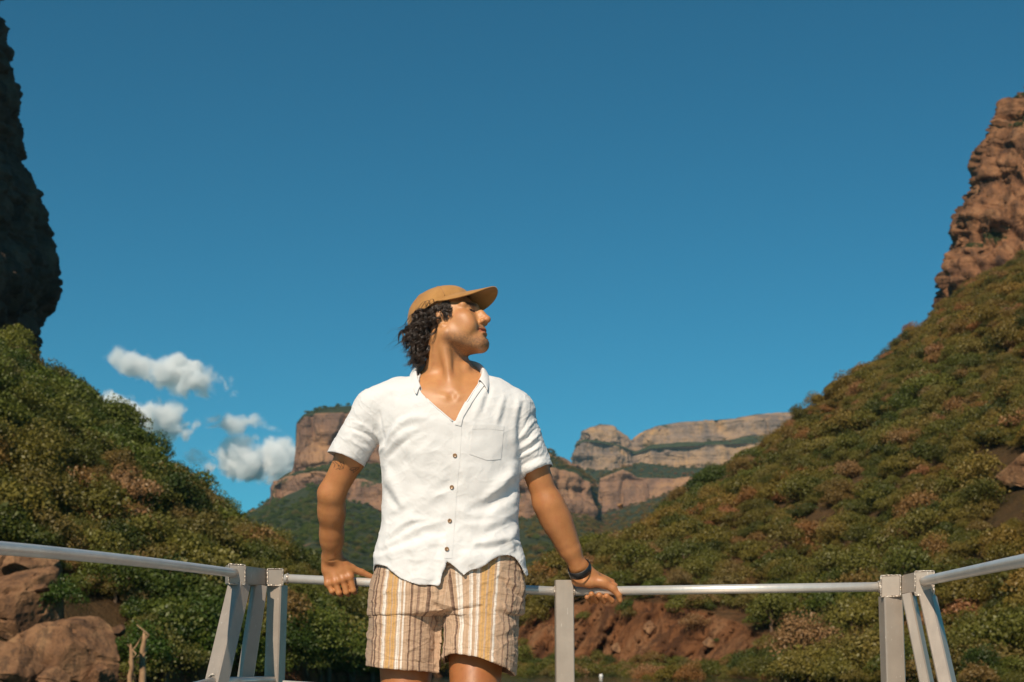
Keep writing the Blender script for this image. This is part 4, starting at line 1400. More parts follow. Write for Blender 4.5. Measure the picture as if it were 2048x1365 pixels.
# his left hand: heel on the rail, thumb over the near side, fingertips showing below
y2 = rail_pt(1190).y; z2 = rail_pt(1190).z
add(p_cone(P(1150, 1137, y2 - .030), P(1156, 1158, y2 - .012), .0175, .0205), .012)
add(p_cone(P(1166, 1132, y2 - .034), P(1186, 1154, y2 - .016), .0195, .0215), .012)
add(p_cone(P(1158, 1156, y2 - .004), P(1206, 1166, y2 + .020), .021, .016), .014)
add(p_cone(P(1176, 1148, y2 - .006), P(1222, 1166, y2 + .022), .020, .014), .014)
add(p_cone(P(1155, 1163, y2 - .014), P(1180, 1167, y2 - .020), .0165, .0150), .010)
add(p_cone(P(1180, 1163, y2 - .022), P(1208, 1166, y2 - .026), .0170, .0165), .012)
chain([P(1204, 1164.5, y2 - .026), P(1226, 1177, y2 - .028), P(1237, 1189, y2 - .026), P(1240.5, 1201, y2 - .022)], [.0160, .0128, .0112, .0082], .004, .010)
for (kx, px_, tx, ty, r0) in ((1230, 1226, 1213, 1193, .0098), (1215, 1212, 1198, 1191, .0102), (1198, 1195, 1183, 1189, .0098), (1183, 1181, 1174, 1195, .0085)):
    K0 = on_rail(kx, .026, .016); P1 = on_rail(px_, .034, -.016); D1 = on_rail((px_ + tx) / 2 + 4, .008, -.031); T1 = P(tx, ty, y2 - .0215)
    chain([K0, P1, D1, T1], [r0 * 1.25, r0 * 1.1, r0 * 1.02, r0 * .90], .003, .006)
    add(p_ell(T1, (r0 * .92, r0 * .85, r0 * .95)), .002)

# legs down to the ankles
hipL, kneeL = P(812, 1200, 4.60), P(812, 1450, 4.50)
hipR, kneeR = P(955, 1200, 4.60), P(948, 1450, 4.42)
for hp, kn in ((hipL, kneeL), (hipR, kneeR)):
    add(p_cone(hp, kn, .100, .068), .03)
bv, bq = B.mesh()
del B.S

B2 = Field((-0.62, 4.10, -0.01), (0.20, 4.95, 0.38), 0.006)
add2 = lambda pr, k=0.01: B2.put(*pr, k)
for kn, fx in ((kneeL, -.03), (kneeR, .02)):
    an = np.array([kn[0] + fx, 4.60, .09])
    add2(p_cone(kn, kn * .6 + an * .4 + np.array([0, .015, 0]), .068, .056), .02)
    add2(p_cone(kn * .6 + an * .4 + np.array([0, .015, 0]), an, .056, .038), .02)
    add2(p_cone(an, an + np.array([0, -.14, -.055]), .040, .030), .02)
v2, q2 = B2.mesh()
bq = np.concatenate([bq, q2 + len(bv)]); bv = np.concatenate([bv, v2])

# skin tones that belong to the skin: lips, stubble, brows, eyes, tan line
dl = (bv - HO) @ HR.T / HS
f_, w_, u_ = dl[:, 0], dl[:, 1], dl[:, 2]
tan_ = np.clip((float(P(900, 905, TY)[2]) - bv[:, 2]) / .03, 0, 1) * .55 + np.clip((float(P(900, 1240, TY)[2]) - bv[:, 2]) / .05, 0, 1) * .45
inhead = (np.abs(w_) < 60) & (u_ > -95) & (f_ > -80)
st = lambda a, b, x: np.clip((x - a) / (b - a), 0, 1)
lips = inhead * np.exp(-((np.abs(u_ + 48.6 - np.abs(w_) * .12) / 5.4) ** 4)) * st(17, 12, np.abs(w_)) * st(63, 68, f_)
stub = inhead * np.maximum(st(-42, -62, u_ + .35 * (f_ - 40)) * st(-4, 16, f_) * st(-92, -80, u_), st(-34, -37, u_) * st(-46, -42, u_) * st(24, 16, np.abs(w_)) * st(60, 66, f_))
stub = np.clip(stub * (0.75 + 0.5 * fbm(bv * 260, 2, 4)), 0, 1)
brow = inhead * np.exp(-(((u_ - 10.5) / 3.6) ** 4)) * st(5, 8, np.abs(w_)) * st(36, 30, np.abs(w_)) * (f_ > 45)
eye = inhead * (np.abs(u_ + 3.2) < 2.5) * (np.abs(np.abs(w_) - 18) < 8.5) * (f_ > 60)
red = inhead * np.maximum(np.exp(-((f_ - 92) ** 2 + (u_ + 26) ** 2) / 90), .6 * np.exp(-((f_ - 50) ** 2 + (u_ + 15) ** 2) / 260))


def skin_material():
    n = N('skin')
    p = n.pos()
    c = n.ramp(n.noise(14, p, 5, .6), [(.3, (.46, .205, .078)), (.7, (.57, .272, .108))])
    c = n.mix(n.math('MULTIPLY', n.ramp(n.noise(420, p, 2, .5), [(.62, 0.), (.72, 1.)]), .35), c, (.22, .09, .04))
    c = n.mix(n.math('MULTIPLY', n.ramp(n.noise(38, p, 4, .65), [(.45, 0.), (.7, 1.)]), .35), c, (.46, .16, .075))
    c = n.mix(n.attr('tan'), c, n.mix(1.0, c, (.70, .56, .46), 'MULTIPLY'))
    c = n.mix(n.math('MULTIPLY', n.attr('flush'), .20), c, (.52, .15, .08))
    c = n.mix(n.math('MULTIPLY', n.attr('stubble'), .72), c, (.16, .095, .06))
    c = n.mix(n.math('MULTIPLY', n.attr('lips'), .75), c, (.36, .085, .06))
    c = n.mix(n.math('MULTIPLY', n.attr('brow'), .70), c, (.05, .03, .02))
    c = n.mix(n.attr('eye'), c, (.035, .022, .018))
    h = n.math('ADD', n.noise(320, p, 3, .6), n.math('MULTIPLY', n.noise(70, p, 3, .6), .4))
    b = n.bsdf(c, .46, n.bump(h, .16, .002), Specular_IOR_Level=.42, Subsurface_Weight=.10, Subsurface_Scale=.012)
    b.inputs['Subsurface Radius'].default_value = (1.0, .35, .18)
    return n.done(b)


M_skin = skin_material()
body = wear('body', bv, bq, M_skin, None, True, {'lips': lips, 'stubble': stub, 'brow': brow, 'eye': eye.astype(float), 'flush': red, 'tan': tan_})

# ------------------------------------------------------------------ clothes
from mathutils.bvhtree import BVHTree


def xz(px, py, Y=4.44):
    q = P(px, py, Y); return np.stack([q[..., 0], q[..., 2]], -1)


def seg_dist(pts, poly):
    """Distance of (n, 2) points to a polyline, with the fraction along it."""
    best = np.full(len(pts), 1e9); tt = np.zeros(len(pts))
    L = np.linalg.norm(np.diff(poly, axis=0), axis=1); cum = np.concatenate([[0], np.cumsum(L)]); tot = cum[-1] + 1e-9
    for i in range(len(poly) - 1):
        a, b = poly[i], poly[i + 1]; ba = b - a
        t = np.clip(((pts - a) @ ba) / (ba @ ba + 1e-12), 0, 1)
        d = np.linalg.norm(pts - a - t[:, None] * ba, axis=1)
        m = d < best
        best = np.where(m, d, best); tt = np.where(m, (cum[i] + t * L[i]) / tot, tt)
    return best, tt


def vnormals(v, q):
    n = np.zeros_like(v)
    fn_ = np.cross(v[q[:, 2]] - v[q[:, 0]], v[q[:, 3]] - v[q[:, 1]])
    for k in range(4): np.add.at(n, q[:, k], fn_)
    return n / (np.linalg.norm(n, axis=1, keepdims=True) + 1e-12)


def laplace(v, q, it=2, lam=.5, only=None):
    e = np.concatenate([q[:, [0, 1]], q[:, [1, 2]], q[:, [2, 3]], q[:, [3, 0]]]); e = np.concatenate([e, e[:, ::-1]])
    cnt = np.bincount(e[:, 0], minlength=len(v))[:, None]
    for _ in range(it):
        s = np.stack([np.bincount(e[:, 0], v[e[:, 1], k], len(v)) for k in range(3)], 1) / np.maximum(cnt, 1)
        v = v + lam * (s - v) * (1 if only is None else only[:, None])
    return v


def boundary(q, n):
    e = np.concatenate([q[:, [0, 1]], q[:, [1, 2]], q[:, [2, 3]], q[:, [3, 0]]]).astype(np.int64)
    key = np.minimum(e[:, 0], e[:, 1]) * n + np.maximum(e[:, 0], e[:, 1])
    u, inv, c = np.unique(key, return_inverse=True, return_counts=True)
    be = e[c[inv] == 1]
    return be


def smooth_edge(v, q, it=6):
    be = boundary(q, len(v))
    e = np.concatenate([be, be[:, ::-1]])
    cnt = np.bincount(e[:, 0], minlength=len(v))
    ok = cnt == 2
    for _ in range(it):
        s = np.stack([np.bincount(e[:, 0], v[e[:, 1], k], len(v)) for k in range(3)], 1) / np.maximum(cnt, 1)[:, None]
        v = np.where(ok[:, None], .5 * v + .5 * s, v)
    return v


def compact(v, q):
    used = np.unique(q); m = -np.ones(len(v), int); m[used] = np.arange(len(used))
    return v[used], m[q]


def folds(v, n, specs, front=True):
    """Raise or press cloth along polylines: (pixel polyline, height, width, taper)."""
    p2 = v[:, [0, 2]]; h = np.zeros(len(v))
    fr = np.clip(-n[:, 1] * 1.6 + .25, 0, 1) if front else 1
    for poly, amp, wid in specs:
        pl = xz(np.array([p[0] for p in poly], float), np.array([p[1] for p in poly], float))
        d, t = seg_dist(p2, pl)
        w = wid * (0.55 + 0.9 * np.sin(np.pi * np.clip(t * .8 + .1, 0, 1)))
        h += amp * np.exp(-(d / w) ** 2) * np.sin(np.pi * np.clip(t * .86 + .07, 0, 1)) ** .6
    return v + n * (h * fr)[:, None]


def solid(o, t, off=-1):
    m = o.modifiers.new('thickness', 'SOLIDIFY'); m.thickness = t; m.offset = off; m.use_quality_normals = True
    return o


# ---- shirt
SHF = 0.0025
SH = Field((-0.66, 4.36, 0.80), (0.20, 4.78, 1.66), SHF)
t_fn, t_lo, t_hi = rings(TORSO, TY)
SH.put(t_fn, t_lo, t_hi, 0)
cuR, cuL = P(691.5, 920, 4.60), P(1073, 944, 4.605)
sl_R = [p_cone(P(748, 818, 4.565), cuR + (cuR - P(748, 818, 4.565)) * .25, .0585, .0665, flat=1.12, axis=(0, 1, 0)), (cuR, np.array(P(655, 906.5, 4.6) - P(729, 935, 4.6)))]
sl_L = [p_cone(P(1028, 822, 4.565), cuL + (cuL - P(1028, 822, 4.565)) * .25, .0600, .0575, flat=1.15, axis=(0, 1, 0)), (cuL, np.array(P(1040, 957, 4.6) - P(1108, 930, 4.6)))]


def plane_of(c, along, down):
    n = np.cross(along, (0, 1, 0)); n /= np.linalg.norm(n)
    if n @ down < 0: n = -n
    return c, n


pls = []
raw = []
for (pr, (c, al)), dn, sg in ((sl_R, (-.5, 0, -.8), -1), (sl_L, (.3, 0, -.9), 1)):
    c, n_ = plane_of(c, al, np.array(dn)); pls.append((c, n_, sg)); raw.append(pr[0])
    def cut(x, y, z, f=pr[0], c=c, n_=n_, sg=sg):
        bow = 0.010 * ((y - 4.60) / .06) ** 2 * .4
        return np.maximum(f(x, y, z), (x - c[0]) * n_[0] + (y - c[1]) * n_[1] + (z - c[2]) * n_[2] + bow).astype(np.float32)
    SH.put(cut, pr[1], pr[2], .022)
# shoulder caps
SH.put(*p_cone(P(800, 788, 4.57), P(750, 818, 4.565), .058, .060, flat=1.1, axis=(0, 1, 0)), .03)
SH.put(*p_cone(P(992, 797, 4.57), P(1029, 820, 4.565), .056, .060, flat=1.1, axis=(0, 1, 0)), .03)
full = SH.S.copy()
HEM = np.array([(735, 1118), (747, 1125), (759, 1129), (771, 1132), (784, 1143), (798, 1156), (808, 1162), (819, 1167), (832, 1169), (846, 1170), (866, 1172), (880, 1173), (881.5, 1168), (885, 1144),
                (893, 1120), (900, 1126), (908, 1133), (918, 1143), (928, 1153), (935, 1147), (942, 1142), (952, 1138), (962, 1134), (971, 1128), (979, 1122), (988, 1116), (996, 1112), (1008, 1110), (1020, 1110),
                (1029, 1113), (1037, 1119), (1048, 1140), (1054, 1154), (1064, 1160)], float)
hz = xz(HEM[:, 0], HEM[:, 1])
VNK = np.array([(836, 700), (838, 765), (841, 780), (852, 796), (866, 810), (888, 828), (911, 848), (917, 831), (930, 807), (945, 783), (957, 764), (968, 742), (970, 700)], float)
vn = xz(VNK[:, 0], VNK[:, 1])


def hem_cut(x, y, z):
    fz = np.interp(x, hz[:, 0], hz[:, 1]); bz = float(P(900, 1150, 4.68)[2])
    w = np.clip((y - 4.50) / .10, 0, 1); w = w * w * (3 - 2 * w)
    return ((fz * (1 - w) + bz * w) - z).astype(np.float32)


def neck_cut(x, y, z):
    xl = np.interp(z, vn[:7, 1][::-1], vn[:7, 0][::-1], left=9, right=vn[0, 0]); xr = np.interp(z, vn[6:, 1], vn[6:, 0], left=-9, right=vn[-1, 0])
    inside = np.minimum(x - xl, xr - x) * .8
    d = np.minimum(np.minimum(inside, z - vn[6, 1]), 4.56 - y)
    return d.astype(np.float32)


def neck_hole(x, y, z):
    c0 = P(903, 750, 4.585)
    return (np.sqrt((x - c0[0]) ** 2 + (y - c0[1]) ** 2 + 0 * z) - .067 + np.maximum(c0[2] - .012 - z, 0) * 2).astype(np.float32)


sl_, g = SH.sub(SH.lo, SH.lo + SH.n * SH.h)
x, y, z = g
SH.S[sl_] = np.maximum(SH.S[sl_], hem_cut(x, y, z)[:SH.n[0]])
SH.S[sl_] = np.maximum(SH.S[sl_], neck_cut(x, y, z))
SH.S[sl_] = np.maximum(SH.S[sl_], -neck_hole(x, y, z))
sv, sq = SH.mesh()
fc = sv[sq].mean(1)
ijk = np.clip(np.round((fc - SH.lo) / SH.h).astype(int), 0, SH.n - 1)
orig = full[ijk[:, 0], ijk[:, 1], ijk[:, 2]]
def rawcap(p):
    m = np.zeros(len(p), bool)
    for (c, n_, sg), f in zip(pls, raw):
        dist = (p - c) @ n_ + 0.010 * ((p[:, 1] - 4.60) / .06) ** 2 * .4
        m |= (np.abs(dist) < .0022) & (f(p[:, 0], p[:, 1], p[:, 2]) < -.0025) & (p[:, 0] * sg > (.005 if sg > 0 else .43))
    return m
keep = (orig > -.0021) & ~rawcap(fc)
sq = sq[keep]
sv, sq = compact(sv, sq)
sv = smooth_edge(sv, sq, 45)
sv = laplace(sv, sq, 3, .5, (lambda b: np.where(np.isin(np.arange(len(sv)), b), 0., 1.))(np.unique(boundary(sq, len(sv)))))
S_ = lambda pts, a, w: ([(600 + X / 3.413, 720 + Y / 3.413) for X, Y in pts], a, w)
SHIRT_FOLDS = [
    # chest pulled from the armpit on the left
    S_([(560, 590), (610, 510), (680, 430), (760, 395), (860, 400)], .011, .011), S_([(570, 560), (600, 470), (670, 400), (740, 370)], -.007, .009),
    S_([(575, 620), (640, 560), (720, 500), (800, 480)], .008, .010), S_([(590, 660), (660, 590), (740, 545)], -.006, .009),
    S_([(560, 560), (640, 470), (660, 330), (650, 240)], .003, .012),
    # diagonals across the belly
    S_([(575, 710), (600, 800), (660, 900), (700, 990)], .009, .012), S_([(575, 860), (600, 930), (650, 990), (660, 1010)], -.007, .010),
    S_([(640, 1020), (760, 960), (900, 880), (1010, 780)], .005, .016), S_([(620, 1110), (720, 1050), (860, 960), (1000, 900)], .006, .013), S_([(660, 1060), (780, 1000), (900, 930)], -.004, .012),
    S_([(600, 1190), (680, 1130), (760, 1090), (850, 1085)], .009, .010), S_([(610, 1230), (700, 1160), (790, 1115)], -.008, .009), S_([(560, 1270), (680, 1190), (820, 1140), (980, 1100)], .008, .012),
    S_([(560, 1300), (700, 1240), (850, 1190), (1000, 1180)], -.005, .011), S_([(540, 1330), (700, 1290), (860, 1250), (1000, 1250)], .006, .012), S_([(830, 1190), (920, 1215), (1000, 1190)], .005, .009),
    # right half: pulls from shoulder, pocket side, flank
    S_([(1300, 190), (1270, 270), (1250, 350)], -.004, .007), S_([(1270, 200), (1225, 300), (1190, 400)], .005, .009), S_([(1390, 240), (1360, 340), (1340, 440)], .005, .008), S_([(1420, 250), (1395, 340), (1380, 430)], -.003, .007),
    S_([(1490, 260), (1470, 380), (1460, 520), (1470, 640)], .006, .010), S_([(1530, 270), (1500, 400), (1490, 540)], -.007, .008),
    S_([(1460, 700), (1420, 790), (1350, 880), (1260, 950)], .012, .016), S_([(1440, 760), (1370, 850), (1300, 900)], .006, .012), S_([(1490, 790), (1420, 900), (1300, 980), (1180, 1020)], -.009, .014),
    S_([(1490, 900), (1400, 1000), (1280, 1060)], .006, .013), S_([(1490, 1000), (1380, 1080), (1250, 1120), (1100, 1130)], .006, .012), S_([(1490, 1060), (1400, 1130), (1280, 1170)], -.005, .010),
    S_([(1500, 1120), (1440, 1190), (1350, 1230), (1200, 1250)], .008, .010), S_([(1480, 1210), (1400, 1250), (1260, 1290), (1090, 1300)], -.006, .010), S_([(1490, 1240), (1430, 1225), (1460, 1280)], .008, .007),
    S_([(1080, 560), (1120, 700), (1130, 820)], .003, .014), S_([(880, 560), (840, 700), (850, 800)], .003, .018), S_([(1060, 1000), (1130, 1060), (1220, 1060)], .004, .012),
    # sleeves
    S_([(350, 400), (430, 430), (520, 500)], .0035, .0045), S_([(330, 440), (420, 475), (520, 540)], -.0035, .0045), S_([(340, 470), (430, 505), (500, 560)], .003, .005), S_([(320, 520), (400, 560), (470, 590)], .0022, .005),
    S_([(470, 600), (520, 560), (555, 520)], -.006, .009), S_([(430, 640), (500, 600), (560, 580)], .005, .008), S_([(520, 300), (545, 420), (565, 560)], -.003, .0035),
    S_([(1490, 560), (1560, 500), (1620, 430)], -.0045, .0042), S_([(1485, 530), (1550, 450), (1600, 380)], .0045, .0042), S_([(1490, 590), (1570, 540), (1640, 470)], .0048, .0042), S_([(1500, 620), (1580, 575), (1645, 520)], -.004, .004),
    S_([(1490, 650), (1580, 600), (1650, 560)], .004, .0045), S_([(1500, 500), (1550, 410), (1580, 340)], -.0035, .004), S_([(1500, 700), (1600, 650), (1680, 620)], -.0035, .005), S_([(1510, 745), (1600, 700), (1690, 660)], .003, .006),
]
nn = vnormals(sv, sq)
sv = folds(sv, nn, SHIRT_FOLDS)
zz_ = sv[:, 2]
lowz = np.clip((1.05 - zz_) / .18, 0, 1)
nz = fbm(np.stack([sv[:, 0] * 9 + sv[:, 2] * 6, sv[:, 1] * 9, sv[:, 2] * 9 - sv[:, 0] * 4], -1), 3, 51)
ar = 1 - np.abs(fbm(np.stack([sv[:, 0] * 12 + sv[:, 2] * 9, sv[:, 1] * 12, sv[:, 2] * 14 - sv[:, 0] * 8], -1), 2, 57))
wob = np.sin(np.arctan2(sv[:, 0] - sv[:, 0].mean(), -(sv[:, 1] - 4.56)) * 9 + 2 * nz) * lowz
nn = vnormals(sv, sq)
cr_ = 1 - np.abs(fbm(np.stack([sv[:, 0] * 17 + sv[:, 2] * 20, sv[:, 1] * 17, sv[:, 2] * 26 - sv[:, 0] * 15], -1), 2, 63))
arm_ = np.clip((np.abs(sv[:, 0] + .205) - .215) / .03, 0, 1)
cr2_ = 1 - np.abs(vnoise(np.stack([sv[:, 0] * 30, sv[:, 1] * 30, sv[:, 2] * 55 + np.sign(sv[:, 0] + .2) * sv[:, 0] * -45], -1), 67))
sv = sv + nn * (0.0036 * nz + 0.0030 * (ar - .6) + 0.004 * wob + .0017 * np.clip(cr_ - .72, 0, 1) * 3.0 * (.5 + .5 * lowz) + .0020 * np.clip(cr2_ - .75, 0, 1) * 3 * arm_)[:, None]
sv = laplace(sv, sq, 1, .4)
SHIRT_V, SHIRT_Q = sv, sq


def linen_material(name, col):
    n = N(name)
    p = n.n('TexCoord').outputs['Object']
    w1 = n.n('TexWave'); w1.wave_type = 'BANDS'; w1.bands_direction = 'Z'; w1.inputs['Scale'].default_value = 260; w1.inputs['Distortion'].default_value = 1.5; n.l(p, w1.inputs[0])
    w2 = n.n('TexWave'); w2.wave_type = 'BANDS'; w2.bands_direction = 'X'; w2.inputs['Scale'].default_value = 260; w2.inputs['Distortion'].default_value = 1.5; n.l(p, w2.inputs[0])
    cr = n.noise(38, n.scaled(p, (1, 1, .8)), 6, .68, .9)
    h = n.math('ADD', n.math('MULTIPLY', n.math('ADD', w1.outputs['Fac'], w2.outputs['Fac']), .04), cr)
    nrm = n.bump(h, .38, .004)
    c = n.ramp(n.noise(9, p, 3), [(.3, tuple(x * .97 for x in col)), (.7, col)])
    d = n.bsdf(c, .85, nrm, Specular_IOR_Level=.2, Sheen_Weight=.15)
    t = n.n('BsdfTranslucent'); n.l(c, t.inputs[0]); n.l(nrm, t.inputs['Normal'])
    m = n.n('MixShader'); m.inputs[0].default_value = .10; n.l(d.outputs[0], m.inputs[1]); n.l(t.outputs[0], m.inputs[2])
    return n.done(m)


M_linen = linen_material('white_linen', (0.81, 0.795, 0.79))
shirt = solid(wear('shirt', sv, sq, M_linen), .0022)

BV = BVHTree.FromPolygons([tuple(p) for p in sv.tolist()], [tuple(f) for f in sq.tolist()])


def hit(px, py, bv_=None, off=0.0):
    """Point and normal where the sight line of a pixel meets a garment."""
    d = Vector(P(px, py, 5.0).tolist()) - Vector((0, 0, CZ))
    d.normalize()
    loc, nor, _, _ = (bv_ or BV).ray_cast(Vector((0, 0, CZ)) + d * 3.5, d, 4)
    if loc is None:
        loc = Vector(P(px, py, 4.44).tolist()); nor = Vector((0, -1, 0))
    if nor.dot(d) > 0: nor = -nor
    return loc + nor * off, nor


def patch(name, cols, mat, parent, off, thick, bv_=None):
    """Cloth patch lying on the garment: cols = rows of pixel points; its faces follow the surface."""
    R = len(cols); C = len(cols[0]); v = []
    for r in cols:
        for px, py in r:
            v.append(hit(px, py, bv_, off)[0])
    i = np.arange(R * C).reshape(R, C)
    q = np.stack([i[:-1, :-1], i[1:, :-1], i[1:, 1:], i[:-1, 1:]], -1).reshape(-1, 4)
    v = np.array([tuple(p) for p in v])
    v = laplace(v, q, 3, .5, (lambda b: np.where(np.isin(np.arange(len(v)), b), 0., 1.))(np.unique(boundary(q, len(v)))))
    n_ = vnormals(v, q)
    if n_[:, 1].mean() > 0: q = q[:, ::-1]
    o = wear(name, v, q, mat, parent)
    solid(o, thick, 1)
    es = o.modifiers.new('crisp', 'EDGE_SPLIT'); es.split_angle = math.radians(50)
    return o


def local(parent_ob): return parent_ob


# chest pocket
pk = []
for t in np.linspace(0, 1, 22):
    row = []
    for s in np.linspace(0, 1, 22):
        top = (945 + (1008 - 945) * s, 850 + (853 - 850) * s - 2 * math.sin(s * 3.1))
        bx = 938.5 + (1001.5 - 938.5) * s
        by = np.interp(s, [0, .56, 1], [909, 921, 919])
        row.append((top[0] + (bx - top[0]) * t, top[1] + (by - top[1]) * t))
    pk.append(row)
patch('pocket', pk, M_linen, shirt, .0006, .0010)
hm = []
for t in np.linspace(0, 1, 4):
    hm.append([(945.5 + (1007.5 - 945.5) * s - t * .8, 850 + 3 * s - 2 * math.sin(s * 3.1) + 9 * t) for s in np.linspace(0, 1, 22)])
patch('pocket_hem', hm, M_linen, shirt, .0016, .0006)

# button band from the V to the hem
pl_ = []
for t in np.linspace(0, 1, 80):
    y_ = 850 + (1117 - 850) * t
    xl = np.interp(y_, [850, 912, 975, 1042, 1099, 1117], [908.5, 905.5, 899.5, 895, 890.5, 889])
    pl_.append([(xl + 15 * s, y_) for s in np.linspace(0, 1, 6)])
patch('button_band', pl_, M_linen, shirt, .0004, .0008)


def button_material():
    n = N('horn_button')
    c = n.ramp(n.noise(260, n.pos(), 3), [(.35, (.10, .045, .02)), (.6, (.42, .25, .13))])
    return n.done(n.bsdf(c, .3))


M_btn = button_material()
for px, py in ((910, 911.5), (904, 975), (899.5, 1042), (893.5, 1098.5)):
    c, n_ = hit(px, py, None, .003)
    u = n_.orthogonal().normalized(); w = n_.cross(u)
    vs, fs = [], []
    prof = [(0, .0012), (.0028, .0012), (.0046, .0026), (.0060, .0026), (.0068, .0012), (.0068, -.0008)]
    for r, h in prof:
        for k in range(16):
            a = 2 * math.pi * k / 16; vs.append(c + (u * math.cos(a) + w * math.sin(a)) * max(r, .0002) + n_ * h)
    for i in range(len(prof) - 1):
        for k in range(16): fs.append((i * 16 + k, i * 16 + (k + 1) % 16, (i + 1) * 16 + (k + 1) % 16, (i + 1) * 16 + k))
    wear('button', [tuple(v) for v in vs], fs, M_btn, shirt)

# turned front edge beside the V and the collar
fac = []
for t in np.linspace(0, 1, 30):
    ex_ = np.interp(t, [0, .25, .5, .75, 1], [958, 945, 931, 919, 911.5]); ey_ = np.interp(t, [0, .25, .5, .75, 1], [764, 784, 807, 830, 850])
    wdt = np.interp(t, [0, .3, .8, 1], [15, 13, 10, 12])
    fac.append([(ex_ - 1.5 + wdt * s, ey_ + wdt * .25 * s) for s in np.linspace(0, 1, 7)])
patch('facing', fac, M_linen, shirt, .0022, .0014)
mb = MB()
for edge_ in ([(839.0, 768), (842, 780), (853, 796), (867, 810), (889, 828), (910.5, 847)], [(957.5, 766), (945, 784), (930.5, 807), (917.5, 831), (911, 848)]):
    pp = []
    for (xa, ya), (xb, yb) in zip(edge_[:-1], edge_[1:]):
        for t in np.linspace(0, 1, 7)[:-1]:
            sx_ = -1.6 if edge_[0][0] < 900 else 1.6
            q_, _ = hit(xa + (xb - xa) * t + sx_, ya + (yb - ya) * t, None, .0006); pp.append(np.array(q_) - np.array(person.location))
    pp = np.array(pp)
    for _ in range(6): pp[1:-1] = .5 * pp[1:-1] + .25 * (pp[:-2] + pp[2:])
    mb.tube([tuple(q_) for q_ in pp], .0026, 8)
mb.build('neckline', M_linen, shirt, True)


def strip(name, path, prof, mat, parent, out_ref, thick=.002, wav=.0):
    """Collar: a cross-section (outward, up) swept along a path; profiles blend from end to end."""
    V = []
    for i, p in enumerate(path):
        p = np.array(p, float); t = i / (len(path) - 1)
        d = p - out_ref; d[2] = 0; d /= np.linalg.norm(d)
        pr = prof(t)
        for j, (a, b) in enumerate(pr):
            V.append(p + d * (a + wav * math.sin(i * .9 + j)) + np.array([0, 0, b + wav * math.cos(i * .7 + j * 2)]))
    C = len(prof(0)); R = len(path); i = np.arange(R * C).reshape(R, C)
    q = np.stack([i[:-1, :-1], i[1:, :-1], i[1:, 1:], i[:-1, 1:]], -1).reshape(-1, 4)
    o = wear(name, np.array(V), q, mat, parent)
    sb = o.modifiers.new('smooth', 'SUBSURF'); sb.levels = 2; sb.render_levels = 2
    return solid(o, thick, 0)


cp = [P(*a) for a in ((843, 784, 4.462), (838, 772, 4.478), (834, 760, 4.505), (832, 749, 4.545), (838, 740, 4.595), (858, 733, 4.640), (892, 730, 4.660), (926, 732, 4.645), (950, 736, 4.610), (962, 743, 4.565),
                       (965, 753, 4.520), (962, 762, 4.492), (957, 770, 4.474))]
cref = P(900, 750, 4.57)


def cprof(t):
    e = abs(t - .5) * 2
    up = .026 - .010 * e; fall = .020 + .006 * e ** 2 + (.012 if t > .82 else 0) * (t - .82) / .18
    wide = .014 + .006 * e + (.016 if t > .80 else .0) * (t - .80) / .2
    return [(-.002, -.008), (-.001, up * .6), (.003, up), (.008, up * .92), (wide, up - fall * .7), (wide + .005, up - fall * 1.25)]


strip('collar', cp, cprof, M_linen, shirt, cref, .0020, .0009)

# ---- shorts
SO = Field((-0.52, 4.33, 0.50), (0.12, 4.80, 1.00), 0.0025)
PEL = [(1100, 756, 1040, .116, .014), (1130, 753, 1044, .120, .014), (1160, 748.5, 1049, .126, .014), (1195, 745, 1047, .131, .012), (1225, 744, 1044, .130, .008)]
SO.put(*rings(PEL, TY), 0)
la0, la1 = P(812, 1200, 4.575), P(803.5, 1352, 4.535)
ra0, ra1 = P(962, 1205, 4.570), P(955, 1362, 4.470)
SO.put(*p_cone(la0, la1 + (la1 - la0) * .3, .1130, .1140), .035)
SO.put(*p_cone(ra0, ra1 + (ra1 - ra0) * .3, .1220, .1150), .035)
so_full = SO.S.copy()
LH = xz(np.array([725, 737, 759, 800, 839, 867, 884.], float), np.array([1331, 1333, 1337, 1340, 1342, 1345, 1345.], float), 4.44)
RH = xz(np.array([884, 886, 901, 942, 970, 996, 1012, 1024, 1040.], float), np.array([1316, 1313, 1307, 1311, 1319, 1328, 1336, 1345, 1352.], float), 4.38)
sl_, g = SO.sub(SO.lo, SO.lo + SO.n * SO.h); x, y, z = g
midx = xz(884., 1290.)[0]
fzl = np.interp(x, LH[:, 0], LH[:, 1]); fzr = np.interp(x, RH[:, 0], RH[:, 1])
wb = np.clip((y - 4.42) / .22, 0, 1)
hz_ = np.where(x < midx, fzl - .004 * wb, fzr - .030 * wb)
SO.S[sl_] = np.maximum(SO.S[sl_], (hz_ - z).astype(np.float32))
cz = float(P(884, 1236, 4.46)[2])
# gap between the legs below the crotch
gx = np.interp(z, [xz(884, 1345)[1], xz(884, 1300)[1], xz(884, 1262)[1], cz, cz + .03], [.0055, .0045, .003, .0015, -.02])
SO.S[sl_] = np.maximum(SO.S[sl_], (gx - np.abs(x - midx - (z - cz) * .03)).astype(np.float32))
SO.S[sl_] = np.maximum(SO.S[sl_], (z - float(P(900, 1096, 4.44)[2]) + 0 * x).astype(np.float32))
ov, oq = SO.mesh()
fc = ov[oq].mean(1); ijk = np.clip(np.round((fc - SO.lo) / SO.h).astype(int), 0, SO.n - 1)
og = so_full[ijk[:, 0], ijk[:, 1], ijk[:, 2]]
nrm_f = np.cross(ov[oq[:, 2]] - ov[oq[:, 0]], ov[oq[:, 3]] - ov[oq[:, 1]]); nrm_f /= np.linalg.norm(nrm_f, axis=1, keepdims=True) + 1e-12
cap_ = (og < -.0021) & (np.abs(nrm_f[:, 2]) > .75)
oq = oq[~cap_]; ov, oq = compact(ov, oq)
ov = smooth_edge(ov, oq, 40)
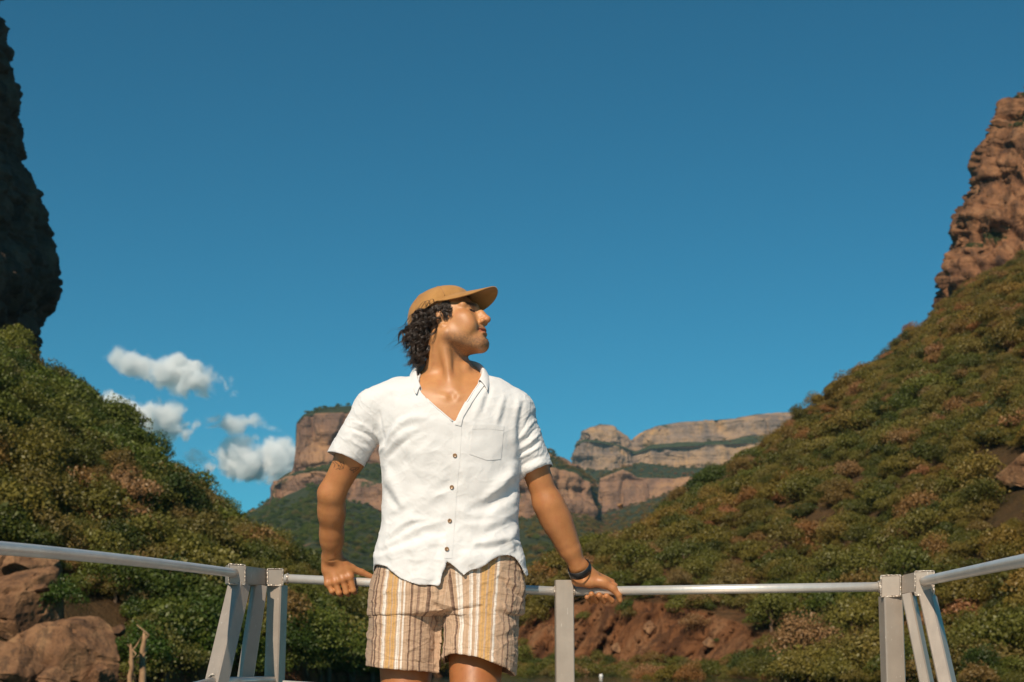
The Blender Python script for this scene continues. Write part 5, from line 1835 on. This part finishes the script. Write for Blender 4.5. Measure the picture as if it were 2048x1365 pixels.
ov = laplace(ov, oq, 3, .5, (lambda b: np.where(np.isin(np.arange(len(ov)), b), 0., 1.))(np.unique(boundary(oq, len(ov)))))
# stripe coordinate: degrees around each leg, fixed before the creases go in
isR = ov[:, 0] > midx + (ov[:, 2] - cz) * .03 + np.clip(ov[:, 2] - cz, 0, 1) * .10
def around(v, a0, a1, r0):
    t = np.clip((v[:, 2] - a0[2]) / (a1[2] - a0[2]), -.6, 1.4)
    c = a0 + t[:, None] * (a1 - a0)
    return np.degrees(np.arctan2(v[:, 0] - c[:, 0], -(v[:, 1] - c[:, 1])))
phi = np.where(isR, around(ov, ra0, ra1, .12), around(ov, la0, la1, .113) - 8)
Z_ = lambda pts, a, w: ([(600 + X / 2.926, 1040 + Y / 2.926) for X, Y in pts], a, w)
SHORT_FOLDS = [Z_([(790, 500), (850, 545), (950, 520), (1060, 510)], -.011, .0055), Z_([(800, 470), (900, 515), (1060, 490)], .009, .010), Z_([(850, 580), (960, 550), (1080, 545)], .006, .010),
               Z_([(1120, 320), (1190, 350), (1250, 420), (1310, 460)], -.006, .005), Z_([(1140, 310), (1220, 340), (1300, 420)], .006, .008), Z_([(1120, 490), (1220, 530), (1290, 520)], .005, .007), Z_([(1150, 540), (1220, 550), (1290, 545)], -.004, .006),
               Z_([(1100, 620), (1180, 640), (1280, 610)], .004, .008), Z_([(1120, 680), (1200, 700), (1270, 680)], -.003, .008), Z_([(440, 410), (560, 420), (700, 400), (800, 420)], .004, .008), Z_([(450, 490), (560, 500), (650, 480)], -.003, .007),
               Z_([(430, 600), (540, 590), (640, 600)], .003, .007), Z_([(640, 500), (720, 540), (780, 600)], .005, .009), Z_([(660, 600), (740, 640), (800, 700)], -.004, .008), Z_([(420, 700), (520, 690), (640, 700), (760, 690)], .003, .008),
               Z_([(780, 640), (790, 740), (770, 820)], -.004, .007), Z_([(860, 640), (960, 610), (1060, 620)], -.003, .008), Z_([(860, 700), (960, 680), (1060, 700)], .0035, .009), Z_([(790, 260), (790, 400), (800, 500)], .006, .007), Z_([(815, 250), (812, 400), (812, 500)], -.003, .004),
               Z_([(420, 815), (560, 822), (780, 838)], -.0022, .0022), Z_([(840, 765), (1000, 752), (1160, 795), (1240, 830)], -.0022, .0022), Z_([(1300, 350), (1305, 420), (1295, 470)], .006, .006)]
nn = vnormals(ov, oq)
ov = folds(ov, nn, SHORT_FOLDS)
nz = fbm(np.stack([ov[:, 0] * 14, ov[:, 1] * 14, ov[:, 2] * 30], -1), 3, 71)
ar = 1 - np.abs(fbm(np.stack([ov[:, 0] * 11, ov[:, 1] * 11, ov[:, 2] * 34 + ov[:, 0] * 8], -1), 2, 77))
cr2 = 1 - np.abs(vnoise(np.stack([ov[:, 0] * 20 + ov[:, 2] * 14, ov[:, 1] * 20, ov[:, 2] * 26 - ov[:, 0] * 16], -1), 79))
ov = ov + vnormals(ov, oq) * (.0022 * nz + .0036 * np.clip(ar - .68, 0, 1) * 2 + .0028 * np.clip(cr2 - .8, 0, 1) * 4)[:, None]
ov = laplace(ov, oq, 1, .3)


def shorts_material():
    n = N('striped_linen')
    ph = n.attr('phi'); leg_ = n.attr('right')
    T, DB, BR, WH, OR, GR = (.53, .355, .235), (.135, .075, .055), (.27, .165, .115), (.78, .70, .62), (.60, .345, .125), (.42, .285, .195)
    def stops(seq):
        out = [(0.0, GR)]
        for a, b, c in seq:
            out += [((a + 90) / 180, c), ((b + 90) / 180, T)]
        return out
    Lq = [(-62, -58, DB), (-55, -52, DB), (-45.5, -42.5, BR), (-40, -34, WH), (-32, -26, OR), (-23.5, -18, OR), (-15.5, -11, WH), (-8, -5, WH), (2.5, 5.5, DB), (10.5, 13.5, BR), (20.5, 24, DB), (40, 42, BR), (50, 52.5, BR), (60, 63, DB)]
    Rq = [(-66, -63, BR), (-58.5, -55.5, DB), (-34.5, -31, DB), (-27.5, -21.5, WH), (-14, -9.5, WH), (-5.5, -1.5, WH), (0.5, 7, OR), (9.5, 16, OR), (18.5, 22.5, WH), (27, 29, GR), (34.5, 37, BR), (45, 48.5, DB), (55, 57.5, BR), (64, 67, DB)]
    wv = n.noise(30, n.pos(), 3)
    f = n.math('MULTIPLY_ADD', n.math('ADD', ph, n.math('MULTIPLY', n.math('SUBTRACT', wv, .5), 2.2)), 1 / 180, .5)
    c = n.mix(leg_, n.ramp(f, stops(Lq), 'CONSTANT'), n.ramp(f, stops(Rq), 'CONSTANT'))
    thin = n.math('FRACT', n.math('MULTIPLY', f, 42.0))
    c = n.mix(n.math('MULTIPLY', n.math('LESS_THAN', thin, .30), .42), c, (.36, .225, .145))
    p = n.n('TexCoord').outputs['Object']
    slub = n.noise(170, n.scaled(p, (.25, .25, 3.0)), 3, .6)
    slub2 = n.noise(170, n.scaled(p, (3.0, 1, .12)), 3, .6)
    c = n.mix(n.math('MULTIPLY', n.ramp(slub, [(.45, 0.), (.7, 1.)]), .28), c, (.50, .38, .27))
    c = n.mix(n.math('MULTIPLY', n.ramp(slub2, [(.45, 0.), (.7, 1.)]), .20), c, (.20, .12, .075))
    h = n.math('ADD', n.math('ADD', slub, slub2), n.math('MULTIPLY', n.noise(42, n.scaled(p, (1, 1, 2.2)), 5, .65, .5), 2.2))
    return n.done(n.bsdf(c, .85, n.bump(h, .5, .004), Specular_IOR_Level=.15, Sheen_Weight=.1))


shorts = solid(wear('shorts', ov, oq, shorts_material(), None, True, {'phi': phi, 'right': isR.astype(float)}), .0025)

# shoes, out of the picture but standing on the deck
def flat_mat(name, col, rough=.6, **k):
    n = N(name); return n.done(n.bsdf(col, rough, None, **k))


M_shoe, M_sole = flat_mat('shoe_canvas', (.12, .10, .08), .8), flat_mat('shoe_sole', (.6, .58, .54), .7)
for kn, fx in ((kneeL, -.03), (kneeR, .02)):
    an = np.array([kn[0] + fx, 4.60, .09])
    Fs = Field(an + (-.09, -.30, -.10), an + (.09, .12, .06), .005)
    Fs.put(*p_cone(an + (0, .03, -.03), an + (0, -.17, -.055), .048, .036, flat=1.15, axis=(1, 0, 0)), .02)
    Fs.put(*p_cone(an + (0, .0, -.02), an + (0, 0, .03), .050, .044), .02)
    v, q = Fs.mesh(); sh = wear('shoe', v, q, M_shoe)
    mb = MB(); a_ = np.linspace(0, 2 * math.pi, 29)[:-1]
    ol = [(an[0] + .050 * math.cos(t) * (1 - .12 * math.sin(t)), an[1] - .07 + .150 * math.sin(t)) for t in a_]
    vs = [(x_, y_, .0) for x_, y_ in ol] + [(x_, y_, .028) for x_, y_ in ol]; k = len(ol)
    mb.add([np.array(p) - np.array(person.location) for p in vs], [tuple(range(k - 1, -1, -1)), tuple(range(k, 2 * k))] + [(i, (i + 1) % k, (i + 1) % k + k, i + k) for i in range(k)])
    mb.build('sole', M_sole, sh)

# ---- wristband
M_band = flat_mat('black_rubber', (.012, .013, .016), .42)
bc = np.array(P(1159.5, 1138.5, 4.671)); fa = wL_ - eL_; fa /= np.linalg.norm(fa)
ax_ = np.array(P(1163, 1147, 4.685)) - np.array(P(1156, 1130, 4.657)); ax_ /= np.linalg.norm(ax_)
e1 = np.cross(ax_, (0, 1, 0)); e1 /= np.linalg.norm(e1)
e2 = np.cross(ax_, e1); e2 /= np.linalg.norm(e2)
vs, fs = [], []
NB = 64; prof = [(-.0135, .0006), (-.0125, .0026), (.0, .0030), (.0125, .0026), (.0135, .0006)]
for k in range(NB):
    a = 2 * math.pi * k / NB
    for s_, h_ in prof:
        vs.append(bc + e1 * math.cos(a) * (.0345 + h_) + e2 * math.sin(a) * (.0300 + h_) + ax_ * s_)
for k in range(NB):
    for j in range(4): fs.append((k * 5 + j, (k + 1) % NB * 5 + j, (k + 1) % NB * 5 + j + 1, k * 5 + j + 1))
band = solid(wear('wristband', vs, fs, M_band), .0022, 0)
M_dark, M_steel = flat_mat('strap_hole', (.002, .002, .002), .9), flat_mat('buckle_steel', (.5, .48, .46), .3, Metallic=1.0)
sgn = 1 if e2[1] < 0 else -1
for k in range(9):
    a = sgn * math.radians(90 + (k - 4) * 11.5)
    c = bc + e1 * math.cos(a) * .0389 + e2 * math.sin(a) * .0344
    o_ = e1 * math.cos(a) / .0345 + e2 * math.sin(a) / .030; o_ /= np.linalg.norm(o_); tn = np.cross(ax_, o_)
    vs = [c + (tn * math.cos(t) * .0012 + ax_ * math.sin(t) * .0018) for t in np.linspace(0, 2 * math.pi, 11)[:-1]]
    vs = [v - o_ * .0001 + o_ * (.0004) for v in vs] + [v - o_ * .0012 for v in vs]
    wear('hole', vs, [tuple(range(10))] + [(i, i + 10, (i + 1) % 10 + 10, (i + 1) % 10) for i in range(10)], M_dark, band, False)
mb = MB()
for a0 in (172,):
    pts_ = []
    for s_ in np.linspace(-.0145, .0145, 7):
        a = sgn * math.radians(a0)
        pts_.append(bc + e1 * math.cos(a) * .0390 + e2 * math.sin(a) * .0345 + ax_ * s_ - np.array(person.location))
    mb.tube([tuple(p) for p in pts_], .0014, 8)
mb.build('buckle', M_steel, band, True)

# ------------------------------------------------------------------ cap, hair, tattoo
def cap_material():
    n = N('tan_cotton')
    p = n.n('TexCoord').outputs['Object']
    c = n.ramp(n.noise(22, p, 5, .6), [(.3, (.34, .165, .050)), (.7, (.45, .225, .072))])
    h = n.math('ADD', n.noise(26, p, 4, .6), n.math('MULTIPLY', n.noise(500, p, 2), .25))
    return n.done(n.bsdf(c, .85, n.bump(h, .35, .004), Specular_IOR_Level=.15, Sheen_Weight=.2))


M_cap = cap_material()
CC = (-4.0, 0.0, 27.0); CR = (70.0, 55.0, 50.5)                    # crown ellipsoid in head units


def rim_u(f): return 25.5 + .235 * f


V = []; NA, NR = 96, 30
for j in range(NR + 1):
    for i in range(NA):
        th = 2 * math.pi * i / NA
        # walk from the rim to the button
        cf, cw = math.cos(th), math.sin(th)
        e = (j / NR) * math.pi / 2
        f, w, u = CC[0] + CR[0] * cf * math.cos(e) ** .78, CC[1] + CR[1] * cw * math.cos(e) ** .78, CC[2] + CR[2] * math.sin(e)
        u0 = rim_u(CC[0] + CR[0] * cf)
        u = u0 + (u - CC[2]) / CR[2] * (CC[2] + CR[2] - u0) if True else u
        seam = sum(math.exp(-((math.degrees(th) - s + 180) % 360 - 180) ** 2 / 10.0) for s in (0, 60, 120, 180, 240, 300))
        r = 1 - .010 * seam * math.cos(e) + .012 * math.exp(-((e - .08) / .04) ** 2) * 0
        nzv = 0.012 * float(vnoise(np.array([f * .06, w * .06, u * .06]), 3)) + .006 * float(vnoise(np.array([f * .15, w * .15, u * .15]), 8))
        r += nzv * (1 if e > .12 else .3)
        V.append(H(np.float64(CC[0] + (f - CC[0]) * r), np.float64(w * r), np.float64(u)))
idx = np.arange((NR + 1) * NA).reshape(NR + 1, NA)
q = np.stack([idx[:-1], np.roll(idx[:-1], -1, 1), np.roll(idx[1:], -1, 1), idx[1:]], -1).reshape(-1, 4)
cap = solid(wear('cap', np.array(V), q, M_cap), .0025, -1)
mb = MB()
bt = H(np.float64(CC[0]), np.float64(0), np.float64(CC[2] + CR[2])) - np.array(person.location)
mb.tube([tuple(bt - HU * .003), tuple(bt + HU * .002), tuple(bt + HU * .0035)], [.008, .0075, .003], 14)
mb.build('top_button', M_cap, cap, True)
mb = MB(); ring = []
for i in range(NA + 1):
    th = 2 * math.pi * i / NA
    f = CC[0] + CR[0] * 1.004 * math.cos(th); w = CR[1] * 1.004 * math.sin(th)
    ring.append(tuple(H(np.float64(f), np.float64(w), np.float64(rim_u(f) + 1.0)) - np.array(person.location)))
mb.tube(ring, .0022, 8, False); mb.build('rim_seam', M_cap, cap, True)
for s0 in (0, 60, 120):
    mb = MB(); arc = []
    for e in np.linspace(math.radians(4), math.radians(176), 40):
        th = math.radians(s0) if e <= math.pi / 2 else math.radians(s0 + 180)
        ee = e if e <= math.pi / 2 else math.pi - e
        f = CC[0] + CR[0] * math.cos(th) * math.cos(ee) ** .78; w = CR[1] * math.sin(th) * math.cos(ee) ** .78
        u0 = rim_u(CC[0] + CR[0] * math.cos(th)); u = u0 + math.sin(ee) * (CC[2] + CR[2] - u0)
        q_ = H(np.float64(CC[0] + (f - CC[0]) * .994), np.float64(w * .994), np.float64(u)) - np.array(person.location); arc.append(tuple(q_))
    mb.tube(arc, .0016, 6); mb.build('panel_seam', M_cap, cap, True)
# brim
V = []; NB_, NL = 48, 20
for j in range(NL + 1):
    t = j / NL
    for i in range(NB_ + 1):
        s = -1 + 2 * i / NB_
        th = s * math.radians(78)
        f0 = CC[0] + CR[0] * math.cos(th); w0 = CR[1] * math.sin(th)
        fo = CC[0] + CR[0] * math.cos(th) + 60 * (1 - abs(s) ** 2.6) ** .8; wo = w0 * (1.0 + .02 * (1 - abs(s)))
        f = f0 + (fo - f0) * t; w = w0 + (wo - w0) * t
        u = rim_u(f0) - .16 * (f - f0) - 17.0 * ((abs(w) / 50) ** 2) * (f - f0) / 60 + .8 * t
        V.append(H(np.float64(f), np.float64(w), np.float64(u)))
idx = np.arange((NL + 1) * (NB_ + 1)).reshape(NL + 1, NB_ + 1)
q = np.stack([idx[:-1, :-1], idx[:-1, 1:], idx[1:, 1:], idx[1:, :-1]], -1).reshape(-1, 4)
brim = solid(wear('brim', np.array(V), q, M_cap, cap), .0042, 0)


def hair_material():
    n = N('dark_hair')
    rnd = n.n('NewGeometry').outputs['Random Per Island']
    c = n.ramp(rnd, [(0, (.014, .009, .007)), (.6, (.040, .025, .018)), (1, (.11, .068, .045))])
    return n.done(n.bsdf(c, .30, None, Specular_IOR_Level=.6))


M_hair = hair_material()


class Strands:
    def __init__(s): s.V = []; s.Q = []; s.n = 0
    def add(s, pts, r0, r1):
        """Thin four-sided strand through (k, 3) head-unit points."""
        pts = np.asarray(pts, float); k = len(pts)
        tg = np.gradient(pts, axis=0); tg /= np.linalg.norm(tg, axis=1, keepdims=True) + 1e-9
        a = np.cross(tg, (0.3, 0.8, .5)); a /= np.linalg.norm(a, axis=1, keepdims=True) + 1e-9
        b = np.cross(tg, a)
        r = np.linspace(r0, r1, k)[:, None]
        ring = np.stack([pts + a * r, pts + b * r, pts - a * r, pts - b * r], 1).reshape(-1, 3)
        s.V.append(ring)
        i = np.arange(k * 4).reshape(k, 4) + s.n
        s.Q.append(np.stack([i[:-1], np.roll(i[:-1], -1, 1), np.roll(i[1:], -1, 1), i[1:]], -1).reshape(-1, 4))
        s.n += k * 4
    def build(s, name, parent, mat, world=False):
        v = np.concatenate(s.V)
        if not world: v = H(v[:, 0], v[:, 1], v[:, 2])
        return wear(name, v, np.concatenate(s.Q), mat, parent, True)


hr = np.random.default_rng(12)


def lock(S, root, d0, length, n, r, curl, wave, drop, blow, fan=2.2):
    """A curl: n strands that follow one wavy guide."""
    k = 16
    t = np.linspace(0, 1, k)[:, None]
    d0 = np.array(d0, float); d0 /= np.linalg.norm(d0)
    g = np.array(root, float) + d0 * length * t * (1 - .35 * t) + np.array(drop) * length * t ** 1.7 + np.array(blow) * length * t ** 2.6
    s1 = np.cross(d0, (0, 1, 0.2)); s1 /= np.linalg.norm(s1); s2 = np.cross(d0, s1)
    ph = hr.uniform(0, 6.28)
    a = curl * t ** .7 * np.sin(wave * 2 * np.pi * t + ph); b = curl * .8 * t ** .7 * np.cos(wave * 2 * np.pi * t + ph)
    g = g + s1 * a + s2 * b
    for _ in range(n):
        o = hr.normal(size=3) * fan
        p = g + o * (1.0 - .55 * t) + hr.normal(size=3) * 1.2 * t + (s1 * np.sin(wave * 6.28 * t + ph + hr.normal() * .5) + s2 * np.cos(wave * 6.28 * t + ph)) * curl * .28 * t
        S.add(p[:int(hr.integers(11, k + 1))], r, r * .35)


BB = BVHTree.FromPolygons([tuple(p) for p in bv.tolist()], [tuple(f) for f in bq.tolist()])


def on_skin(f, w, u, off=0.0):
    """Nearest point of the skin in head units, and its outward normal there."""
    q = H(np.float64(f), np.float64(w), np.float64(u))
    loc, nor, _, _ = BB.find_nearest(Vector(q))
    l = (np.array(loc) - HO) @ HR.T / HS; n_ = np.array(nor) @ HR.T
    if n_ @ (np.array([f, w, u]) - np.array([0, 0, 5.])) < 0: n_ = -n_
    return l + n_ * off, n_


S = Strands()
GRAV = -U0 @ HR.T                                                       # straight down in head coordinates
WIND = np.array([-1.0, 0.1, .18])


def curl_lock(S, f, w, u, length, n, r, amp, turns, dn, back, out, wind, tight):
    p0, n0 = on_skin(f, w, u, .5)
    k = 22; t = np.linspace(0, 1, k)[:, None]
    d = n0 * out + GRAV * dn + np.array([-1., 0, 0]) * back + hr.normal(size=3) * .15
    d /= np.linalg.norm(d)
    g = p0 + d * length * (t * (1 - .25 * t)) + GRAV * length * .30 * t ** 2 * (1 - wind) + WIND * length * wind * t ** 2.2
    s1 = np.cross(d, n0 + .01); s1 /= np.linalg.norm(s1) + 1e-9; s2 = np.cross(d, s1)
    ph = hr.uniform(0, 6.28); dirn = hr.choice([-1, 1])
    env = amp * np.clip(t * 1.8, 0, 1) * (1 + .5 * t)
    g = g + s1 * env * (np.sin(turns * 6.283 * t ** 1.15 + ph) - math.sin(ph)) + s2 * env * .8 * dirn * (np.cos(turns * 6.283 * t ** 1.15 + ph) - math.cos(ph))
    for _ in range(n):
        o = hr.normal(size=3) * tight
        dph = hr.normal() * .25
        p = g + o * (1.1 - .75 * t ** 2) + (s1 * np.cos(turns * 6.283 * t + ph + dph)) * amp * .22 * hr.normal() * t + hr.normal(size=3) * 1.1 * t ** 2
        e = int(hr.integers(int(k * .72), k + 1))
        S.add(p[:e], r, r * .4)


for _ in range(46):                                                    # over and behind the ear
    f = hr.uniform(-34, 10); u = hr.uniform(0, 25); w = -46
    curl_lock(S, f, w, u, hr.uniform(30, 52), 50, .28, hr.uniform(3.5, 6.5), hr.uniform(.6, 1.2), .70, .42, .50, hr.uniform(0, .2), 1.35)
for _ in range(60):                                                    # back of the head below the cap
    f = hr.uniform(-64, -20); u = hr.uniform(-30, 14); w = -47 * math.sqrt(max(.03, 1 - ((f + 4) / 68) ** 2))
    curl_lock(S, f, w, u, hr.uniform(30, 54), 50, .28, hr.uniform(3.6, 7.0), hr.uniform(.6, 1.25), .80, .32, .50, hr.uniform(0, .3), 1.4)
for _ in range(34):                                                    # nape
    f = hr.uniform(-58, -30); u = hr.uniform(-56, -28); w = -hr.uniform(14, 44)
    curl_lock(S, f, w, u, hr.uniform(26, 48), 46, .28, hr.uniform(3.5, 6.5), hr.uniform(.6, 1.2), .85, .28, .40, hr.uniform(.05, .4), 1.4)
for _ in range(26):                                                    # flicks that catch the wind
    f = hr.uniform(-66, -48); u = hr.uniform(-52, 6); w = -hr.uniform(0, 32)
    curl_lock(S, f, w, u, hr.uniform(26, 46), 14, .34, hr.uniform(2.5, 5.5), hr.uniform(.3, .75), .40, .8, .4, hr.uniform(.3, .75), 1.0)
for _ in range(26):                                                    # back centre and far side
    f = hr.uniform(-68, -40); u = hr.uniform(-44, 8); w = hr.uniform(-10, 36)
    curl_lock(S, f, w, u, hr.uniform(26, 44), 30, .34, hr.uniform(3, 6), hr.uniform(.45, .95), .85, .35, .4, hr.uniform(0, .4), 1.4)
for _ in range(22):                                                    # temple, in front of the ear
    f = hr.uniform(8, 36); u = hr.uniform(14, 27); w = -46
    curl_lock(S, f, w, u, hr.uniform(16, 28), 20, .38, hr.uniform(1.6, 3.2), hr.uniform(.7, 1.3), .8, .25, .32, 0, 1.4)
for _ in range(15):                                                    # sideburn curls
    f = hr.uniform(20, 36); u = hr.uniform(-2, 16); w = -45
    curl_lock(S, f, w, u, hr.uniform(13, 22), 14, .34, hr.uniform(1.6, 3.0), hr.uniform(.8, 1.4), .9, -.15, .30, 0, 1.3)
for _ in range(170):                                                   # single flyaway strands
    f = hr.uniform(-66, 20); u = hr.uniform(-50, 24); w = -47 * math.sqrt(max(.03, 1 - ((f + 4) / 68) ** 2))
    if f > -16 and u < 0: continue
    curl_lock(S, f, w, u, hr.uniform(34, 64), 2, .20, hr.uniform(3, 8), hr.uniform(.4, 1.2), .6, .5, .7, hr.uniform(0, .6), 1.2)
S.build('hair', person, M_hair)
# a few loose wisps over the cap
S = Strands()
for (f, w, u, l) in ((-14, -56, 22, 24), (-6, -57, 23, 20), (-30, -53, 16, 22), (-44, -46, 12, 24), (4, -56, 25, 16)):
    t = np.linspace(0, 1, 14)[:, None]
    for _ in range(4):
        a0 = hr.uniform(.2, .9)
        p = np.array([f, w, u]) + np.concatenate([-l * .9 * t ** 1.2 + l * .5 * np.sin(t * 2.6 + a0), -4 * np.sin(t * 3.0), l * .55 * np.sin(t * 3.1 + a0 * .3)], 1)
        S.add(p, .30, .18)
S.build('loose_hair', person, M_hair)


def bristles(name, n, fs, us, ws, length, r, lean, keep=None):
    S = Strands()
    for _ in range(n):
        w = hr.uniform(*ws); u = hr.uniform(*us); f = hr.uniform(*fs)
        if keep and not keep(w, u): continue
        p, n_ = on_skin(f, w, u)
        d = n_ * .35 + np.array(lean(w), float) + hr.normal(size=3) * .18; d /= np.linalg.norm(d)
        L = length * hr.uniform(.6, 1.2)
        S.add([p - n_ * .2, p + d * L * .5 + n_ * .15, p + d * L], r, r * .45)
    return S


for nm, args in (('eyebrow', dict(n=80, fs=(66, 74), us=(8, 12), ws=(-33, -6), length=5.0, r=.24, lean=lambda w: (-.3, -1.0, .15))),
                 ('eyebrow', dict(n=70, fs=(66, 74), us=(8, 12), ws=(6, 33), length=5.0, r=.24, lean=lambda w: (-.3, 1.0, .15)))):
    bristles(nm, **args).build(nm, person, M_hair)
SB = bristles('beard', 60, (76, 80), (-66, -59), (-4, 4), 3.2, .20, lambda w: (.25, 0, -.8))
for q in (bristles('', 260, (60, 80), (-84, -64), (-24, 20), 1.3, .12, lambda w: (.1, 0, -.8)), bristles('', 130, (74, 80), (-43, -37), (-17, 17), 1.8, .13, lambda w: (.1, np.sign(w) * .5, -.8))):
    o_ = SB.n
    SB.V += q.V; SB.Q += [x_ + o_ for x_ in q.Q]; SB.n += q.n
SB.build('beard', person, M_hair)

# short body hair on forearms and thighs
sel = {'arm_hair': ((bv[:, 2] < float(P(900, 985, TY)[2])) & (bv[:, 2] > float(P(900, 1105, TY)[2])) & ((bv[:, 0] < xz(700., 1000.)[0]) | (bv[:, 0] > xz(1075., 1000.)[0])), 700, .009),
       'leg_hair': ((bv[:, 2] < float(P(900, 1300, TY)[2])) & (bv[:, 2] > float(P(900, 1400, TY)[2])), 900, .011)}
BN = vnormals(bv, bq)
for nm, (m, cnt_, ln) in sel.items():
    ids = np.nonzero(m)[0]; S = Strands()
    for i in hr.choice(ids, cnt_):
        p, n_ = bv[i], BN[i]
        d = n_ * .45 + np.array([hr.normal() * .3, 0, -1.0]); d /= np.linalg.norm(d)
        L = ln * hr.uniform(.6, 1.2)
        S.add([p, p + d * L * .5 + n_ * .0006, p + d * L], .00011, .00005)
    S.build(nm, person, M_hair, True)

# ---- tattoo under the sleeve: inked outline of leaves lying on the skin
M_ink = flat_mat('tattoo_ink', (.035, .030, .026), .5)
V, Q = [], []


def ink(poly, wid=.75):
    pts_ = []
    for (x0, y0), (x1, y1) in zip(poly[:-1], poly[1:]):
        for t in np.linspace(0, 1, 5)[:-1]: pts_.append((x0 + (x1 - x0) * t, y0 + (y1 - y0) * t))
    pts_.append(poly[-1])
    if any(hit(x_, y_, BB, .0006)[0].y < 4.5 for x_, y_ in pts_): return
    o0 = len(V)
    for i, (x_, y_) in enumerate(pts_):
        xa, ya = pts_[max(i - 1, 0)]; xb, yb = pts_[min(i + 1, len(pts_) - 1)]
        dx, dy = xb - xa, yb - ya; L = math.hypot(dx, dy) + 1e-6
        for s in (-.5, .5):
            a, _ = hit(x_ - dy / L * wid * s, y_ + dx / L * wid * s, BB, .0006); V.append(tuple(a))
    for i in range(len(pts_) - 1): Q.append((o0 + 2 * i, o0 + 2 * i + 1, o0 + 2 * i + 3, o0 + 2 * i + 2))


T = lambda l: [(480 + X / 4.016, 780 + Y / 4.016) for X, Y in l]
for l in ([(724, 545), (735, 590), (755, 625), (770, 640)], [(770, 640), (790, 630), (800, 640), (830, 632), (838, 600), (830, 575)], [(760, 575), (790, 600), (800, 640)], [(830, 632), (815, 600), (800, 575)], [(740, 560), (765, 590), (775, 615), (770, 640)],
          [(800, 580), (825, 590), (838, 600)], [(755, 625), (765, 600), (745, 580)], [(880, 640), (900, 625), (930, 622), (958, 625)], [(880, 640), (900, 645), (915, 660), (905, 668)], [(905, 668), (925, 655), (945, 640), (958, 625)], [(890, 650), (910, 640), (940, 632)], [(915, 635), (912, 650)], [(930, 628), (925, 648)],
          [(785, 612), (795, 606), (812, 618), (806, 632)]):
    ink(T(l), .7)
wear('tattoo', V, Q, M_ink, None, False)
